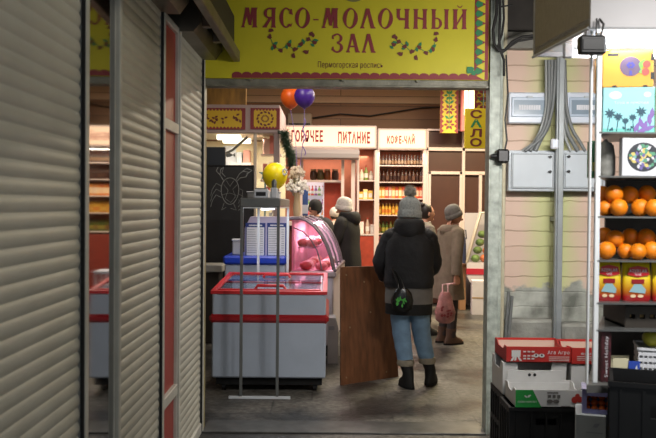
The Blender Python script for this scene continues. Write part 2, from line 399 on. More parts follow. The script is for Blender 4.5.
# ------------------------------------------------------------------ roller shutters on the left
def shutter(y0, y1, label, tilt=0, hood=True, top=2.62):
    t = thing('roller_shutter', label, 'shutter', (-.9, (y0 + y1) / 2, 0))
    p = .05; prof = []; z = .07
    while z < top:
        for f, x in ((0, -.002), (.08, .0004), (.28, .0042), (.52, .0056), (.76, .0038), (.92, .0004)): prof.append((-.885 + x, z + f * p))
        z += p
    v = [(x, y, zz) for y in (y0 + .03, y1 - .03) for x, zz in prof]; n = len(prof)
    b = B().add(v, [(i, i + 1, n + i + 1, n + i) for i in range(n - 1)], False)
    b.S = [(i % 6) not in (5,) for i in range(len(b.F))]
    b.build('curtain', mShut, t, fixn=False)
    B().box(-.90, -.868, y0 + .03, y1 - .03, .0, .075, .006).build('bottom_bar', mRail, t)
    for y in (y0, y1):
        a = B(); a.box(-.9, -.862, y - .018, y + .018, 0, top, .004)
        a.mi = 1
        s = 1 if y == y0 else -1
        a.box(-.88, -.866, y + s * .018, y + s * .023, 0, top)
        a.build('guide_rail', [mRail, mRailD], t)
    if hood:
        b = B(); b.prism([(-.96, y0 - .02, top - .02), (-.79, y0 - .02, top - .02), (-.745, y0 - .02, top + .04), (-.745, y0 - .02, top + .2), (-.96, y0 - .02, top + .2)], (0, y1 - y0 + .04, 0))
        b.build('roller_hood', M('hood_metal', (120, 114, 100), .4, .4, var=.3, vs=6), t)
    return t
shutter(1.2, 2.87, 'pale grey roller shutter nearest the viewer, left of the mirror strip')
shutter(3.33, 4.22, 'pale grey roller shutter between the mirror strip and the red glass strip')
shutter(4.68, 5.58, 'pale grey roller shutter beside the doorway, right of the red glass strip')
# mirror strip, turned a little out of the line of the shutters
t = thing('mirror_strip', 'tall narrow mirror between two shutters reflecting the hall', 'mirror', (-.89, 3.1, 0))
b = B(); my0, my1 = 2.895, 3.305; a0, a1 = -.870, -.884
b.prism([(a0, my0, .02), (a1, my1, .02), (a1, my1, 3.1), (a0, my0, 3.1)], (-.006, 0, 0)).build('pane', mMirror, t)
b = B()
for y, a in ((my0, a0), (my1, a1)): b.box(a - .02, a + .004, y - .006, y + .006, 0, 3.1, .001)
b.box(a1 - .02, a0 + .012, my0, my1, 0, .025, .003).build('frame', mRail, t)
# red glass strip with two cross bars
t = thing('red_glass_panel', 'narrow red glass panel in a pale frame between two shutters', 'panel', (-.89, 4.45, 0))
b = B(); y0, y1 = 4.255, 4.648
b.box(-.905, -.892, y0, y1, .02, 2.62).build('glazing', mRedGlass, t)
b = B(); b.box(-.91, -.872, y0 - .014, y0, 0, 2.62, .003).box(-.91, -.872, y1, y1 + .012, 0, 2.62, .003).box(-.91, -.872, y0, y1, 2.58, 2.62, .003)
b.build('frame', mRail, t)
for zz in (2.03, .52): B().box(-.905, -.868, y0, y1, zz - .03, zz + .03, .003).build('cross_bar', mRail, t)
# the long awning rail and its brackets overhead
t = thing('awning_frame', 'grey steel awning rail with brackets above the shutters', 'awning', (-.7, 4.5, 2.6))
mAw = M('awning_metal', (122, 112, 98), .4, .4, var=.35, vs=7)
B().box(-.665, -.62, 2.5, 5.56, 2.585, 2.66, .005).build('rail', mAw, t)
for y in (3.9, 4.62, 5.05): B().box(-.735, -.66, y, y + .05, 2.62, 2.72, .004).box(-.735, -.66, y, y + .2, 2.70, 2.72).build('bracket', mAw, t)
B().box(-.7, -.66, 2.5, 5.56, 2.66, 2.9).build('valance', M('valance_dark', (46, 42, 38), .6), t)

# ------------------------------------------------------------------ hand-drawn slab letters for the banner
def stem(x, w, y0=0, y1=1, s=.055, f=.10):
    m = y0 + f; n = y1 - f
    return [(x - w / 2 - s, y0), (x + w / 2 + s, y0), (x + w / 2, m), (x + w / 2, n), (x + w / 2 + s, y1), (x - w / 2 - s, y1), (x - w / 2, n), (x - w / 2, m)]
def bar(x0, y0, x1, y1, w0, w1=None):
    w1 = w0 if w1 is None else w1
    return [(x0 - w0 / 2, y0), (x0 + w0 / 2, y0), (x1 + w1 / 2, y1), (x1 - w1 / 2, y1)]
def oval(cx, cy, rx, ry, tk, tn, a0=0, a1=360, n=28, skew=.0):
    out = []
    for i in range(n):
        t0 = R(a0 + (a1 - a0) * i / n); t1 = R(a0 + (a1 - a0) * (i + 1) / n); q = []
        for t, inner in ((t0, 0), (t1, 0), (t1, 1), (t0, 1)):
            k = abs(math.cos(t)); th = tn + (tk - tn) * k
            px = rx - (th if inner else 0); py = ry - (tn * 1.2 if inner else 0)
            sh = abs(math.sin(t)) ** 1.6                # pointed top and bottom
            q.append((cx + px * math.copysign(abs(math.cos(t)) ** 1.25, math.cos(t)) + skew * (py * math.sin(t)) * (1 if inner else 0), cy + py * math.sin(t)))
        out.append(q)
    return out
GL = {
 'М': (1.02, [bar(.10, 0, .34, 1, .10, .20), [(.0, 0), (.24, 0), (.17, .1), (.05, .1)], bar(.50, .12, .32, 1, .16, .22), bar(.48, .12, .66, 1, .12, .2), stem(.74, .2), [(.60, 1), (.86, 1), (.86, .9), (.60, .9)]]),
 'Я': (.80, [stem(.62, .19), bar(.14, 0, .44, .46, .2, .17), [(.02, 0), (.28, 0), (.24, .09), (.06, .09)]] + oval(.40, .72, .30, .28, .17, .07, 60, 300, 20) + [[(.38, 1), (.62, 1), (.62, .91), (.38, .91)], [(.36, .45), (.62, .45), (.62, .54), (.36, .54)]]),
 'С': (.76, oval(.40, .5, .36, .52, .2, .07, 52, 320, 26) + [[(.56, .70), (.76, .64), (.70, .95), (.60, .9)], [(.6, .12), (.74, .26), (.66, .02)]]),
 'О': (.84, oval(.42, .5, .40, .53, .2, .07, 0, 360, 30, .12)),
 '-': (.40, [[(.06, .38), (.34, .38), (.34, .45), (.06, .45)]]),
 'Л': (.84, [bar(.10, .02, .40, 1, .10, .18), [(.0, 0), (.26, 0), (.2, .1), (.04, .1)], bar(.68, 0, .40, 1, .22, .18), [(.56, 0), (.84, 0), (.80, .09), (.60, .09)]]),
 'Ч': (.82, [stem(.62, .2), bar(.16, .55, .16, 1, .18), [(.04, 1), (.3, 1), (.27, .92), (.07, .92)], [(.08, .56), (.2, .42), (.56, .42), (.56, .53), (.24, .56)]]),
 'Н': (.86, [stem(.18, .19), stem(.66, .19), [(.2, .52), (.66, .42), (.66, .52), (.2, .62)]]),
 'Ы': (1.05, [stem(.18, .18), stem(.86, .18)] + oval(.36, .28, .27, .29, .15, .07, -100, 100, 18) + [[(.18, .0), (.36, 0), (.36, .08), (.18, .08)], [(.18, .49), (.36, .49), (.36, .57), (.18, .57)]]),
 'Й': (.86, [stem(.18, .19), stem(.66, .19), [(.24, .12), (.62, .72), (.62, .88), (.24, .28)], [(.26, 1.18), (.36, 1.08), (.48, 1.08), (.58, 1.18), (.54, 1.2), (.46, 1.13), (.38, 1.13), (.3, 1.2)]]),
 'З': (.76, oval(.34, .75, .32, .26, .17, .07, -95, 150, 20) + oval(.34, .26, .36, .29, .19, .08, -150, 95, 22) + [[(.02, .72), (.14, .70), (.12, .92), (.04, .9)], [(.0, .12), (.16, .06), (.12, .32), (.04, .28)]]),
 'А': (.86, [bar(.12, .02, .40, 1, .10, .16), [(.0, 0), (.27, 0), (.21, .1), (.05, .1)], bar(.70, 0, .42, 1, .22, .18), [(.58, 0), (.86, 0), (.82, .09), (.62, .09)], [(.2, .28), (.6, .28), (.58, .37), (.23, .37)]]),
}
def slab(b, s, o, ux, uy, h, w, lift=.003):
    tot = sum(GL[c][0] + .10 for c in s) - .10; kx = w / tot; x = -w / 2
    for c in s:
        b.art(o, ux, uy, [[(x + px * kx, (py - .5) * h) for px, py in p] for p in GL[c][1]], lift); x += (GL[c][0] + .10) * kx
# ------------------------------------------------------------------ the yellow banner over the doorway
YB = 5.58
bx0, bx1, bz0, bz1 = -.93, X(489, YB, 40), Z(79, YB), 3.2
t = thing('banner_sign', 'long yellow hall sign with maroon lettering above the doorway', 'sign', ((bx0 + bx1) / 2, YB, bz0))
B().box(bx0, bx1, YB, YB + .02, bz0, bz1, .003).build('panel', mYel, t)
fo = (0, YB, 0)
b = B(); n = 26; x0, x1 = X(232, YB, 75), bx1 - .004; st = (x1 - x0) / n
b.art(fo, EX, EZ, [[(x0, bz0 + .002), (x1, bz0 + .002), (x1, bz0 + .028), (x0, bz0 + .028)]] + [disc2(x0 + st * (i + .5), bz0 + .024, st * .52, .022, 10) for i in range(n)])
xs0, xs1 = X(474.5, YB, 40), bx1 - .004
b.build('border', mMar, t)
b = B(); b.art(fo, EX, EZ, [[(xs0, bz0 + .01), (xs1, bz0 + .01), (xs1, bz1), (xs0, bz1)]], .0046); b.build('side_border', mMar, t)
b = B(); zz = bz0 + .03; pk = .066; k = 0; w = xs1 - xs0
by = B()
while zz < bz1:
    m_ = xs0 + w * .40
    by.art(fo, EX, EZ, [[(xs0 + w * .15, zz), (xs0 + w * .74, zz - pk * .45), (xs0 + w * .74, zz + pk * .45)]], .006)
    b.art(fo, EX, EZ, [[(xs0 + w * .18, zz + pk * .5 - .024), (xs0 + w * .56, zz + pk * .5 - .012), (xs0 + w * .56, zz + pk * .5 + .012), (xs0 + w * .18, zz + pk * .5 + .024), (xs0 + w * .02, zz + pk * .5)]], .0085)
    zz += pk; k += 1
b.art(fo, EX, EZ, [leaf2(xs0 - .03, bz0 + .07, .03, .03, 2.3), leaf2(xs0 - .005, bz0 + .05, .02, .02, .8)], .008)
b.build('green_border_motif', mGrn, t); by.build('yellow_border_motif', mYel, t)
def atB(px0, px1, py0, py1):
    p, q = W(px0, py1, YB), W(px1, py0, YB)
    return Vector(((p.x + q.x) / 2, YB, (p.z + q.z) / 2)), q.x - p.x, q.z - p.z
b = B(); o, w, h = atB(241, 468, 9.5, 27.5); slab(b, 'МЯСО-МОЛОЧНЫЙ', o, EX, EZ, h, w); b.build('lettering', mMar, t)
b = B(); o, w, h = atB(331.5, 376, 34, 52.5); slab(b, 'ЗАЛ', o, EX, EZ, h, w); b.build('lettering', mMar, t)
b = B(); o, w, h = atB(318, 383, 62, 67.5); b.text('Пермогорская роспись', o, EX, EZ, h * 1.0, w, 0, .003); b.build('lettering', mDkRed, t)
def sprig(px0, px1, py0, py1, flip):
    o, w, h = atB(px0, px1, py0, py1); r = random.Random(3); red = B(); gr = B()
    pts = [(-.46, .22), (-.38, -.1), (-.24, -.22), (-.08, -.05), (.06, -.22), (.2, -.02), (.34, .15), (.46, .02)]
    if flip: pts = [(-x, y) for x, y in pts]
    gr.art(o, EX, EZ, stroke2([(x * w, y * h) for x, y in pts], .004), .003)
    for x, y in pts[1::2]: gr.art(o, EX, EZ, [leaf2(x * w + .012, y * h + .018, .022, .012, r.uniform(0, 3)), leaf2(x * w - .01, y * h - .014, .018, .01, r.uniform(0, 3))], .0035)
    for x, y in pts + [(-.45 if not flip else .45, .42), (.3 if not flip else -.3, -.3), (.05, -.42), (.42 if not flip else -.42, .32)]:
        red.art(o, EX, EZ, [leaf2(x * w + r.uniform(-.008, .008), y * h + r.uniform(-.006, .006), .019, .012, r.uniform(0, 3)) for _ in range(2)], .004)
    red.build('sprig_leaf', mDkRed, t); gr.build('sprig_stem', mGrn, t)
sprig(268, 316, 29, 58, False); sprig(391, 438, 32, 60, True)
b = B(); o, w, h = atB(345, 362, -6, 2); b.art(o, EX, EZ, [disc2(0, 0, w / 2, h / 2)], .003); b.build('crest', M('crest_grey', (120, 116, 60), .6), t)

# ------------------------------------------------------------------ back of the hall: the lit snack bar
YC = 13.0
def xc(px, py=205): return X(px, YC, py)
def zc(py, px=350): return Z(py, YC, px)
mSign = M('sign_face', (255, 214, 184), .5, emit=.45)
mSignR = M('sign_red', (150, 28, 24), .6)
mFrameW = M('white_frame', (216, 196, 190), .45)
def lightbox(px0, px1, py0, py1, words, label):
    x0, x1, z0, z1 = xc(px0), xc(px1), zc(py1, px0), zc(py0, px0)
    t = thing('lightbox_sign', label, 'sign', ((x0 + x1) / 2, YC, z0))
    B().box(x0, x1, YC - .02, YC + .16, z0, z1, .01).build('housing', mFrameW, t)
    B().box(x0 + .03, x1 - .03, YC - .03, YC - .02, z0 + .03, z1 - .03).build('face', mSign, t)
    for s, a, c, d, e in words:
        p, q = W(a, e, YC), W(c, d, YC); b = B(); b.text(s, ((p.x + q.x) / 2, YC - .03, (p.z + q.z) / 2), EX, EZ, q.z - p.z, q.x - p.x, .036, .004); b.build('lettering', mSignR, t)
lightbox(283, 376, 125, 148, [('ГОРЯЧЕЕ', 291.5, 323, 131, 141.5), ('ПИТАНИЕ', 338, 370, 132.5, 143)], 'wide lit sign over the hot food counter with red letters')
lightbox(377, 426, 128.5, 149.5, [('КОФЕ-ЧАЙ', 387, 414.5, 136.5, 143.5)], 'small lit coffee and tea sign above the bottle shelves')
mWarm = M('snack_interior', (196, 120, 92), .6, var=.1)
mRedBrick = M('snack_red_panel', (168, 62, 40), .55, var=.18, vs=14)
struct(B().box(xc(280), xc(376), 13.62, 13.7, 0, zc(126)).build('wall_snack_bar', mWarm))
# hood under the sign, counter below
t = thing('counter_canopy', 'pale grey rounded canopy under the hot food sign', 'canopy', (xc(322), 12.8, zc(160)))
b = B(); x0, x1 = xc(289), xc(358)
b.prism([(x0, YC - .05, zc(148)), (x0, YC - .28, zc(151)), (x0, YC - .36, zc(155)), (x0, YC - .34, zc(159)), (x0, YC - .05, zc(160))], (x1 - x0, 0, 0))
b.build('shell', M('canopy_grey', (168, 160, 160), .5, .1), t)
t = thing('snack_counter', 'dark red hot food counter under the lit sign', 'counter', (xc(325), 13, 0))
B().box(xc(283), xc(356.5), 12.9, 13.3, 0, zc(226), .01).build('front', M('counter_front', (96, 40, 34), .5, var=.2), t)
B().box(xc(283), xc(356.5), 12.82, 13.34, zc(226), zc(222), .008).build('top', mFrameW, t)
for a, c in ((300, 303), (341, 344), (351, 355)): B().box(xc(a), xc(c), 13.0, 13.06, zc(222), zc(160)).build('upright', mFrameW, t)
B().box(xc(303), xc(344), 13.1, 13.32, zc(182), zc(180)).build('shelf', mFrameW, t)
t = thing('red_tiled_partition', 'red tiled partition behind the hot food counter', 'partition', (xc(334), 13.4, 0))
B().box(xc(324), xc(344), 13.35, 13.45, 0, zc(182.5)).build('panel', mRedBrick, t)
B().box(xc(324), xc(344), 13.33, 13.47, zc(182.5), zc(181)).build('cap', mFrameW, t)
# jars along the snack shelf
jar_cols = [M('jar_dark', (70, 44, 34), .3), M('jar_amber', (120, 62, 30), .3), M('jar_olive', (92, 78, 48), .3)]
for i, px in enumerate((313, 320, 327, 335)):
    x = xc(px); b = B().lathe([(.045, 0), (.058, .02), (.058, .12), (.045, .15)], (x, 13.2, zc(180)), 12)
    o = thing('jar', ['dark jar at the left end of the snack bar shelf', 'olive jar second on the snack bar shelf', 'amber jar third on the snack bar shelf', 'dark brown jar at the right end of the snack bar shelf'][i], 'jar', (x, 13.2, zc(180)), 0, 'jars on the snack bar shelf')
    b.build('body', jar_cols[(0, 2, 1, 0)[i]], o); B().lathe([(.05, .15), (.05, .18)], (x, 13.2, zc(180)), 12).build('lid', M('jar_lid', (150, 120, 90), .4, .3), o)
# drinks fridge behind the counter
t = thing('drinks_fridge', 'lit drinks fridge behind the hot food counter', 'fridge', (xc(315), 13.5, 0))
x0, x1, z0, z1 = xc(305), xc(324), zc(221), zc(181)
B().box(x0, x1, 13.58, 13.62, 0, z1).box(x0, x0 + .02, 13.36, 13.6, 0, z1).box(x1 - .02, x1, 13.36, 13.6, 0, z1).build('cabinet', M('fridge_lit', (230, 226, 236), .5, emit=.15), t)
fr_z = [zc(196), zc(210), zc(221)]
for zz in fr_z: B().box(x0 + .02, x1 - .02, 13.4, 13.58, zz, zz + .012).build('shelf', mWhite, t)
rc = random.Random(5)
def bottle_mesh(name, cols, h, r, kind=0):
    """one bottle: glass or plastic body, label band, cap"""
    b = B()
    if kind == 0: b.lathe([(r * .9, 0), (r, .01), (r, h * .55), (r * .8, h * .64), (r * .36, h * .78), (r * .32, h * .92)], n=8)
    elif kind == 1: b.box(-r, r, -r * .8, r * .8, 0, h, .004)
    else: b.lathe([(r * .85, 0), (r, h * .1), (r * .8, h * .42), (r, h * .62), (r * .42, h * .85), (r * .42, h * .92)], n=8)
    b.mi = 1
    if kind == 1: b.box(-r * .8, r * .8, -r * .83, -r * .8, h * .2, h * .7)
    else: b.lathe([(r * 1.03, h * .18), (r * 1.03, h * .48)], n=8)
    b.mi = 2
    if kind != 1: b.lathe([(r * .4, h * .9), (r * .4, h)], n=8)
    else: b.box(-r * .9, r * .9, -r * .7, r * .7, h, h * 1.03)
    return b.build(name, cols, loc=(0, 0, 0))
def mm(n, c, e=0): return M(n, c, .35, emit=e)
row_specs = [  # shelf line py, count, height px, name, label, group, kind, colours
 (165.2, 14, 11.0, 'bottle', 'dark cognac bottle with pale label on the top lit shelf', 'bottles on the top lit shelf', 0, [((42, 22, 16), (120, 100, 80), (50, 34, 26)), ((50, 30, 18), (110, 84, 60), (96, 70, 34))]),
 (181.8, 12, 13.0, 'bottle', 'brown bottle with dark label on the second lit shelf', 'bottles on the second lit shelf', 0, [((70, 36, 22), (50, 28, 26), (30, 24, 22)), ((62, 36, 26), (96, 66, 54), (26, 22, 20))]),
 (198.2, 13, 11.5, 'drink_pack', 'colourful drink pack on the third lit shelf', 'drink packs on the third lit shelf', 1, [((206, 84, 58), (230, 200, 170), (190, 60, 50)), ((216, 150, 60), (240, 220, 180), (200, 120, 40)), ((190, 120, 100), (225, 205, 190), (170, 60, 60))]),
 (215.0, 13, 11.5, 'juice_bottle', 'yellow juice bottle on the fourth lit shelf', 'juice bottles on the fourth lit shelf', 2, [((176, 122, 34), (206, 170, 80), (200, 170, 60)), ((216, 170, 66), (200, 120, 50), (220, 200, 150))]),
 (233.6, 12, 12.0, 'soda_bottle', 'green soda bottle on the lowest lit shelf', 'soda bottles on the lowest lit shelf', 2, [((70, 84, 34), (150, 140, 60), (60, 60, 40)), ((96, 92, 40), (110, 60, 40), (150, 130, 60))]),
]
# bottle cabinet
t = thing('bottle_cabinet', 'tall lit cabinet of bottle shelves under the small lit sign', 'cabinet', (xc(400), 13.2, 0))
x0, x1 = xc(376), xc(426)
for a in (x0, x1 - .05): B().box(a, a + .05, YC, YC + .5, 0, zc(149.5)).build('side_panel', mFrameW, t)
B().box(x0, x1, YC + .46, YC + .5, 0, zc(149.5)).build('back_panel', mWarm, t)
B().box(x0 + .05, x1 - .05, YC + .02, YC + .46, 0, zc(236)).build('base', M('cabinet_base', (128, 46, 36), .5, var=.2, vs=9), t)
for s in row_specs: B().box(x0 + .05, x1 - .05, YC + .03, YC + .46, zc(s[0] + 1, 400), zc(s[0], 400), ).build('shelf', mFrameW, t)
for k, (py, n, hp, nm, lb, gr, kd, cols) in enumerate(row_specs):
    mats = [[mm(f'drink_{k}_{i}_{j}', c) for j, c in enumerate(cs)] for i, cs in enumerate(cols)]
    h = hp * YC / 800; pit = (x1 - x0 - .14) / (n - 1); r = pit * .485; protos = [bottle_mesh(nm, m, h, r, kd) for m in mats]; used = [False] * len(protos)
    for i in range(n):
        q = rc.randrange(len(protos)); o = protos[q]
        if used[q]: o = o.copy(); C.objects.link(o)
        used[q] = True; o.location = (x0 + .07 + pit * i, YC + .17 + rc.uniform(-.02, .02), zc(py, 400)); tag(o, lb, nm.split('_')[-1], gr)
    for q, u in enumerate(used):
        if not u: bpy.data.objects.remove(protos[q])
# narrow side case with cups and packs
t = thing('side_case', 'narrow glazed side case left of the bottle cabinet', 'cabinet', (xc(367), 13.2, 0))
x0, x1 = xc(357), xc(376)
for a in (x0, x1 - .03): B().box(a, a + .03, YC - .05, YC + .4, 0, zc(150)).build('side_panel', mFrameW, t)
B().box(x0, x1, YC + .36, YC + .4, 0, zc(150)).build('back_panel', mWarm, t)
B().box(x0 + .03, x1 - .03, YC - .04, YC + .36, 0, zc(236)).build('base', mRedBrick, t)
cs = [zc(180), zc(199), zc(234)]
for zz in cs: B().box(x0 + .03, x1 - .03, YC - .04, YC + .36, zz - .02, zz).build('shelf', mFrameW, t)
for zz, items in ((cs[0], [(361.5, (226, 214, 190), 0, .2), (366, (120, 140, 60), 0, .24), (371, (200, 190, 170), 2, .17)]), (cs[1], [(361, (226, 170, 60), 1, .12), (365.5, (236, 220, 150), 1, .16), (370.5, (240, 200, 90), 1, .14)]), (cs[2], [(362, (226, 220, 214), 1, .2), (368, (196, 170, 150), 2, .26), (373, (220, 210, 200), 1, .16)])):
    for px, c, kd, h in items:
        o = bottle_mesh('pack' if kd == 1 else 'bottle', [mm('case_item', c), mm('case_label', (230, 224, 214)), mm('case_cap', (180, 60, 50))], h, .035, kd)
        o.location = (xc(px), YC + .1, zz)
        lv = {cs[0]: 'top', cs[1]: 'middle', cs[2]: 'lowest'}[zz]; pos = {0: 'left', 1: 'middle', 2: 'right'}[[i[0] for i in items].index(px)]
        tag(o, f'{"pack" if kd == 1 else "bottle"} at the {pos} of the {lv} shelf in the narrow side case', 'pack' if kd == 1 else 'bottle')
fcols = [(226, 150, 60), (120, 160, 90), (206, 70, 60), (220, 220, 226), (150, 90, 160)]
fmats = [[mm(f'can_{i}', c, .1), mm(f'can_label_{i}', (230, 230, 226), .1), mm(f'can_cap_{i}', (190, 60, 60))] for i, c in enumerate(fcols)]
fp = [bottle_mesh('drink_can', m, .16, .026, 0) for m in fmats]; fu = [0] * 5
for zi, zz in enumerate(fr_z):
    for i in range(5):
        q = (i * 2 + zi) % 5; o = fp[q]
        if fu[q]: o = o.copy(); C.objects.link(o)
        fu[q] = 1; o.location = (xc(308.2) + i * .058, 13.46, zz + .012)
        tag(o, f'small drink on the {["upper", "middle", "lower"][zi]} shelf of the drinks fridge', 'drink', 'drinks in the snack bar fridge')
# ------------------------------------------------------------------ brown partition right of the cabinet
mPan = M('brown_panel', (74, 42, 34), .45, var=.12, vs=5)
x0, x1 = xc(426), xc(500)
struct(B().box(x0, x1, YC + .03, YC + .1, 0, zc(130)).build('wall_partition', mPan))
b = B()
for a, c in ((426, 428), (461.5, 464.5), (499, 501)): b.box(xc(a), xc(c), YC - .02, YC + .04, 0, zc(130), .004)
b.box(x0, x1, YC - .02, YC + .04, zc(151, 450), zc(147.5, 450), .004).box(x0, x1, YC - .02, YC + .04, zc(131, 450), zc(129, 450), .004)
struct(b.build('trim_10', mFrameW), 'white framing of the brown partition')
t = thing('partition_door', 'brown door in a white frame in the partition', 'door', (xc(445), YC, 0)); t['kind'] = 'structure'
b = B()
for a, c in ((428, 430.5), (459, 461.5)): b.box(xc(a), xc(c), YC - .04, YC + .03, 0, zc(171.5, 445), .004)
b.box(xc(428), xc(461.5), YC - .04, YC + .03, zc(174.5, 445), zc(171.5, 445), .004).build('frame', mFrameW, t)
B().box(xc(430.5), xc(459), YC, YC + .03, .02, zc(174.5, 445), .003).build('leaf', mPan, t)
B().cyl((xc(457), YC, 1.05), (xc(457), YC - .06, 1.05), .012).box(xc(454), xc(458), YC - .07, YC - .05, 1.035, 1.065, .005).build('handle', mSteel, t)
b = B().box(xc(464.5), xc(500), YC - .03, YC + .03, zc(175, 480), zc(171.5, 480), .003).box(xc(478.5), xc(481.5), YC - .03, YC + .03, zc(213, 480), zc(174, 480), .003)
struct(b.build('trim_11', mFrameW), 'white rails on the right end of the partition')
struct(B().box(xc(464.5), xc(500), YC - .04, YC + .03, 0, zc(213, 480), .004).build('trim_12', M('pale_lower_panel', (190, 184, 190), .5)), 'pale lower panel of the partition')
# folk-painted vertical banners
mYel2 = M('folk_yellow', (204, 178, 44), .55, var=.06)
def folk(px0, px1, py0, py1, Y, label, seed):
    p, q = W(px0, py1, Y), W(px1, py0, Y); w, h = q.x - p.x, q.z - p.z; o = Vector((p.x, Y, p.z))
    t = thing('folk_banner', label, 'banner', ((p.x + q.x) / 2, Y, p.z))
    B().box(p.x, q.x, Y, Y + .03, p.z, q.z, .003).build('panel', mYel2, t)
    r = B(); g = B(); n = max(4, int(h / .07))
    for s in (0, 1):
        ex = (0 if s == 0 else w)
        d = 1 if s == 0 else -1
        r.art(o, EX, EZ, [[(ex, 0), (ex + d * w * .08, 0), (ex + d * w * .08, h), (ex, h)]] + [[(ex + d * w * .08, h * i / n), (ex + d * w * .22, h * (i + .5) / n), (ex + d * w * .08, h * (i + 1) / n)] for i in range(n)], .003)
    cx = w / 2
    for i, z in enumerate((.18, .5, .8)):
        for a in range(6): (g if i == 2 else r).art(o, EX, EZ, [leaf2(cx + .055 * math.cos(a * PI / 3), h * z + .055 * math.sin(a * PI / 3), .035, .02, a * PI / 3)], .004)
    g.art(o, EX, EZ, stroke2([(cx, h * .1), (cx, h * .9)], .012), .003)
    for z in (.34, .66): g.art(o, EX, EZ, [leaf2(cx + .04, h * z, .045, .02, .7), leaf2(cx - .04, h * z, .045, .02, 2.4)], .0045)
    r.build('border', mMar, t); g.build('green_motif', mGrn, t)
    for s in (.2, .8): B().cyl((p.x + w * s, Y + .015, q.z), (p.x + w * s, Y + .015, 3.62), .006, n=6).build('hanger', mSteel, t)
folk(440, 458.5, 86, 133, 12.6, 'yellow folk banner with red sawtooth border above the partition', 1)
folk(474.5, 492, 82, 108.5, 10.2, 'short yellow folk banner beside the door post above the lard sign', 2)
t = thing('hall_floodlight', 'glowing white light panel between the folk banners', 'lamp', (X(465, 12.5), 12.5, Z(132, 12.5)))
p, q = W(461, 131, 12.5), W(476, 88, 12.5)
B().box(p.x, q.x, 12.52, 12.62, p.z, q.z, .01).build('housing', M('pink_housing', (206, 110, 110), .5), t)
B().box(p.x + .05, p.x + .09, 12.55, 12.59, q.z, 3.62).build('hanger', mSteel, t)
B().box(p.x + .05, q.x - .01, 12.5, 12.52, p.z + .25, q.z).build('diffuser', M('hot_light', (255, 236, 176), .5, emit=2.2), t)
# lard sign
t = thing('hanging_sign', 'narrow yellow sign with four stacked letters hanging by the post', 'sign', (X(477, 9), 9, Z(147, 9)))
p, q = W(464.5, 148.5, 9), W(487.5, 108.5, 9)
B().box(p.x, q.x, 9, 9.03, p.z, q.z, .006).build('panel', M('lard_yellow', (206, 182, 30), .5), t)
for i, ch in enumerate('САЛО'):
    b = B(); zz = q.z - (q.z - p.z) * (.14 + .235 * i); b.text(ch, ((p.x + q.x) / 2, 9, zz), EX, EZ, (q.z - p.z) * .19, (q.x - p.x) * .52, .028, .003); b.build('lettering', [mDkRed, mGrn][i == 1], t)
b = B()
for x in (p.x + .04, q.x - .04): b.tube([(x, 9.015, q.z), (x, 9.015, 3.62)], .004, 6)
b.build('hanger', mSteel, t)
# air conditioner and cable on the back wall
t = thing('air_conditioner', 'white air conditioner on the brown wall above the lit sign', 'air conditioner', (X(301, 13.6), 13.6, Z(126, 13.6)))
p, q = W(287, 126, 13.5), W(312, 113, 13.5)
B().box(p.x, q.x, 13.52, 13.75, p.z, q.z, .02).build('casing', M('ac_white', (150, 132, 112), .5), t)
B().box(p.x + .03, q.x - .03, 13.51, 13.53, p.z + .02, p.z + .05).build('louver', mRailD, t)
pts = [W(px, py, 13.68) for px, py in ((312, 118), (340, 114), (370, 116), (395, 112), (420, 108), (442, 107))]
tag(B().tube(pts, .012, 6).build('wall_cable', mRailD), 'dark cable sagging across the brown back wall', 'cable')
# ------------------------------------------------------------------ fish kiosk on the left of the hall
YK = 10.5
def rect(px0, py0, px1, py1, Y):
    p, q = W(px0, py1, Y), W(px1, py0, Y); return p.x, q.x, p.z, q.z
mBand = M('kiosk_band', (176, 156, 152), .55, var=.08)
kx0, kx1, kz0, kz1 = rect(150, 105, 280, 132, YK)
t = thing('market_kiosk', 'white framed kiosk with yellow ornament panels along its fascia', 'kiosk', ((kx0 + kx1) / 2, YK, 0))
B().box(kx0, kx1, YK, YK + .12, kz0, kz1, .01).box(kx1 - .12, kx1, YK + .12, YK + 1.5, kz0, kz1, .01).build('fascia', mBand, t)
B().box(kx1 - .08, kx1, YK + .01, YK + .09, 0, kz0, .006).build('corner_post', M('kiosk_post', (170, 150, 146), .5), t)
B().box(X(253, YK), X(256, YK), YK + .02, YK + .06, 0, kz0, .004).build('mullion', M('kiosk_mullion', (204, 192, 176), .5), t)
B().box(kx0, kx1, YK + 1.45, YK + 1.5, 0, kz0).build('back_panel', M('kiosk_cream', (226, 212, 176), .6), t)
B().box(kx0, kx1 - .12, YK + .12, YK + 1.45, kz0 + .02, kz0 + .06).build('ceiling_panel', M('kiosk_ceiling', (214, 204, 180), .6), t)
B().box(kx0, kx1 - .1, YK + .03, YK + .3, 0, 1.0, .01).build('counter', M('kiosk_counter', (90, 84, 80), .5), t)
mKT = M('kiosk_tube_glow', (255, 244, 214), .5, emit=1.3)
for yy, x0, x1 in ((YK + .5, X(216, 11), X(240, 11)), (YK + 1.1, X(222, 11.6), X(250, 11.6))): B().box(x0, x1, yy, yy + .12, kz0 - .05, kz0 + .02, .01).build('tube_lamp', mKT, t)
B().tube([(X(214, 10.9), YK + .4, kz0 - .32), (X(232, 10.9), YK + .4, kz0 - .2), (X(247, 10.9), YK + .4, kz0 - .02)], .018, 8).build('duct_pipe', mSteel, t)
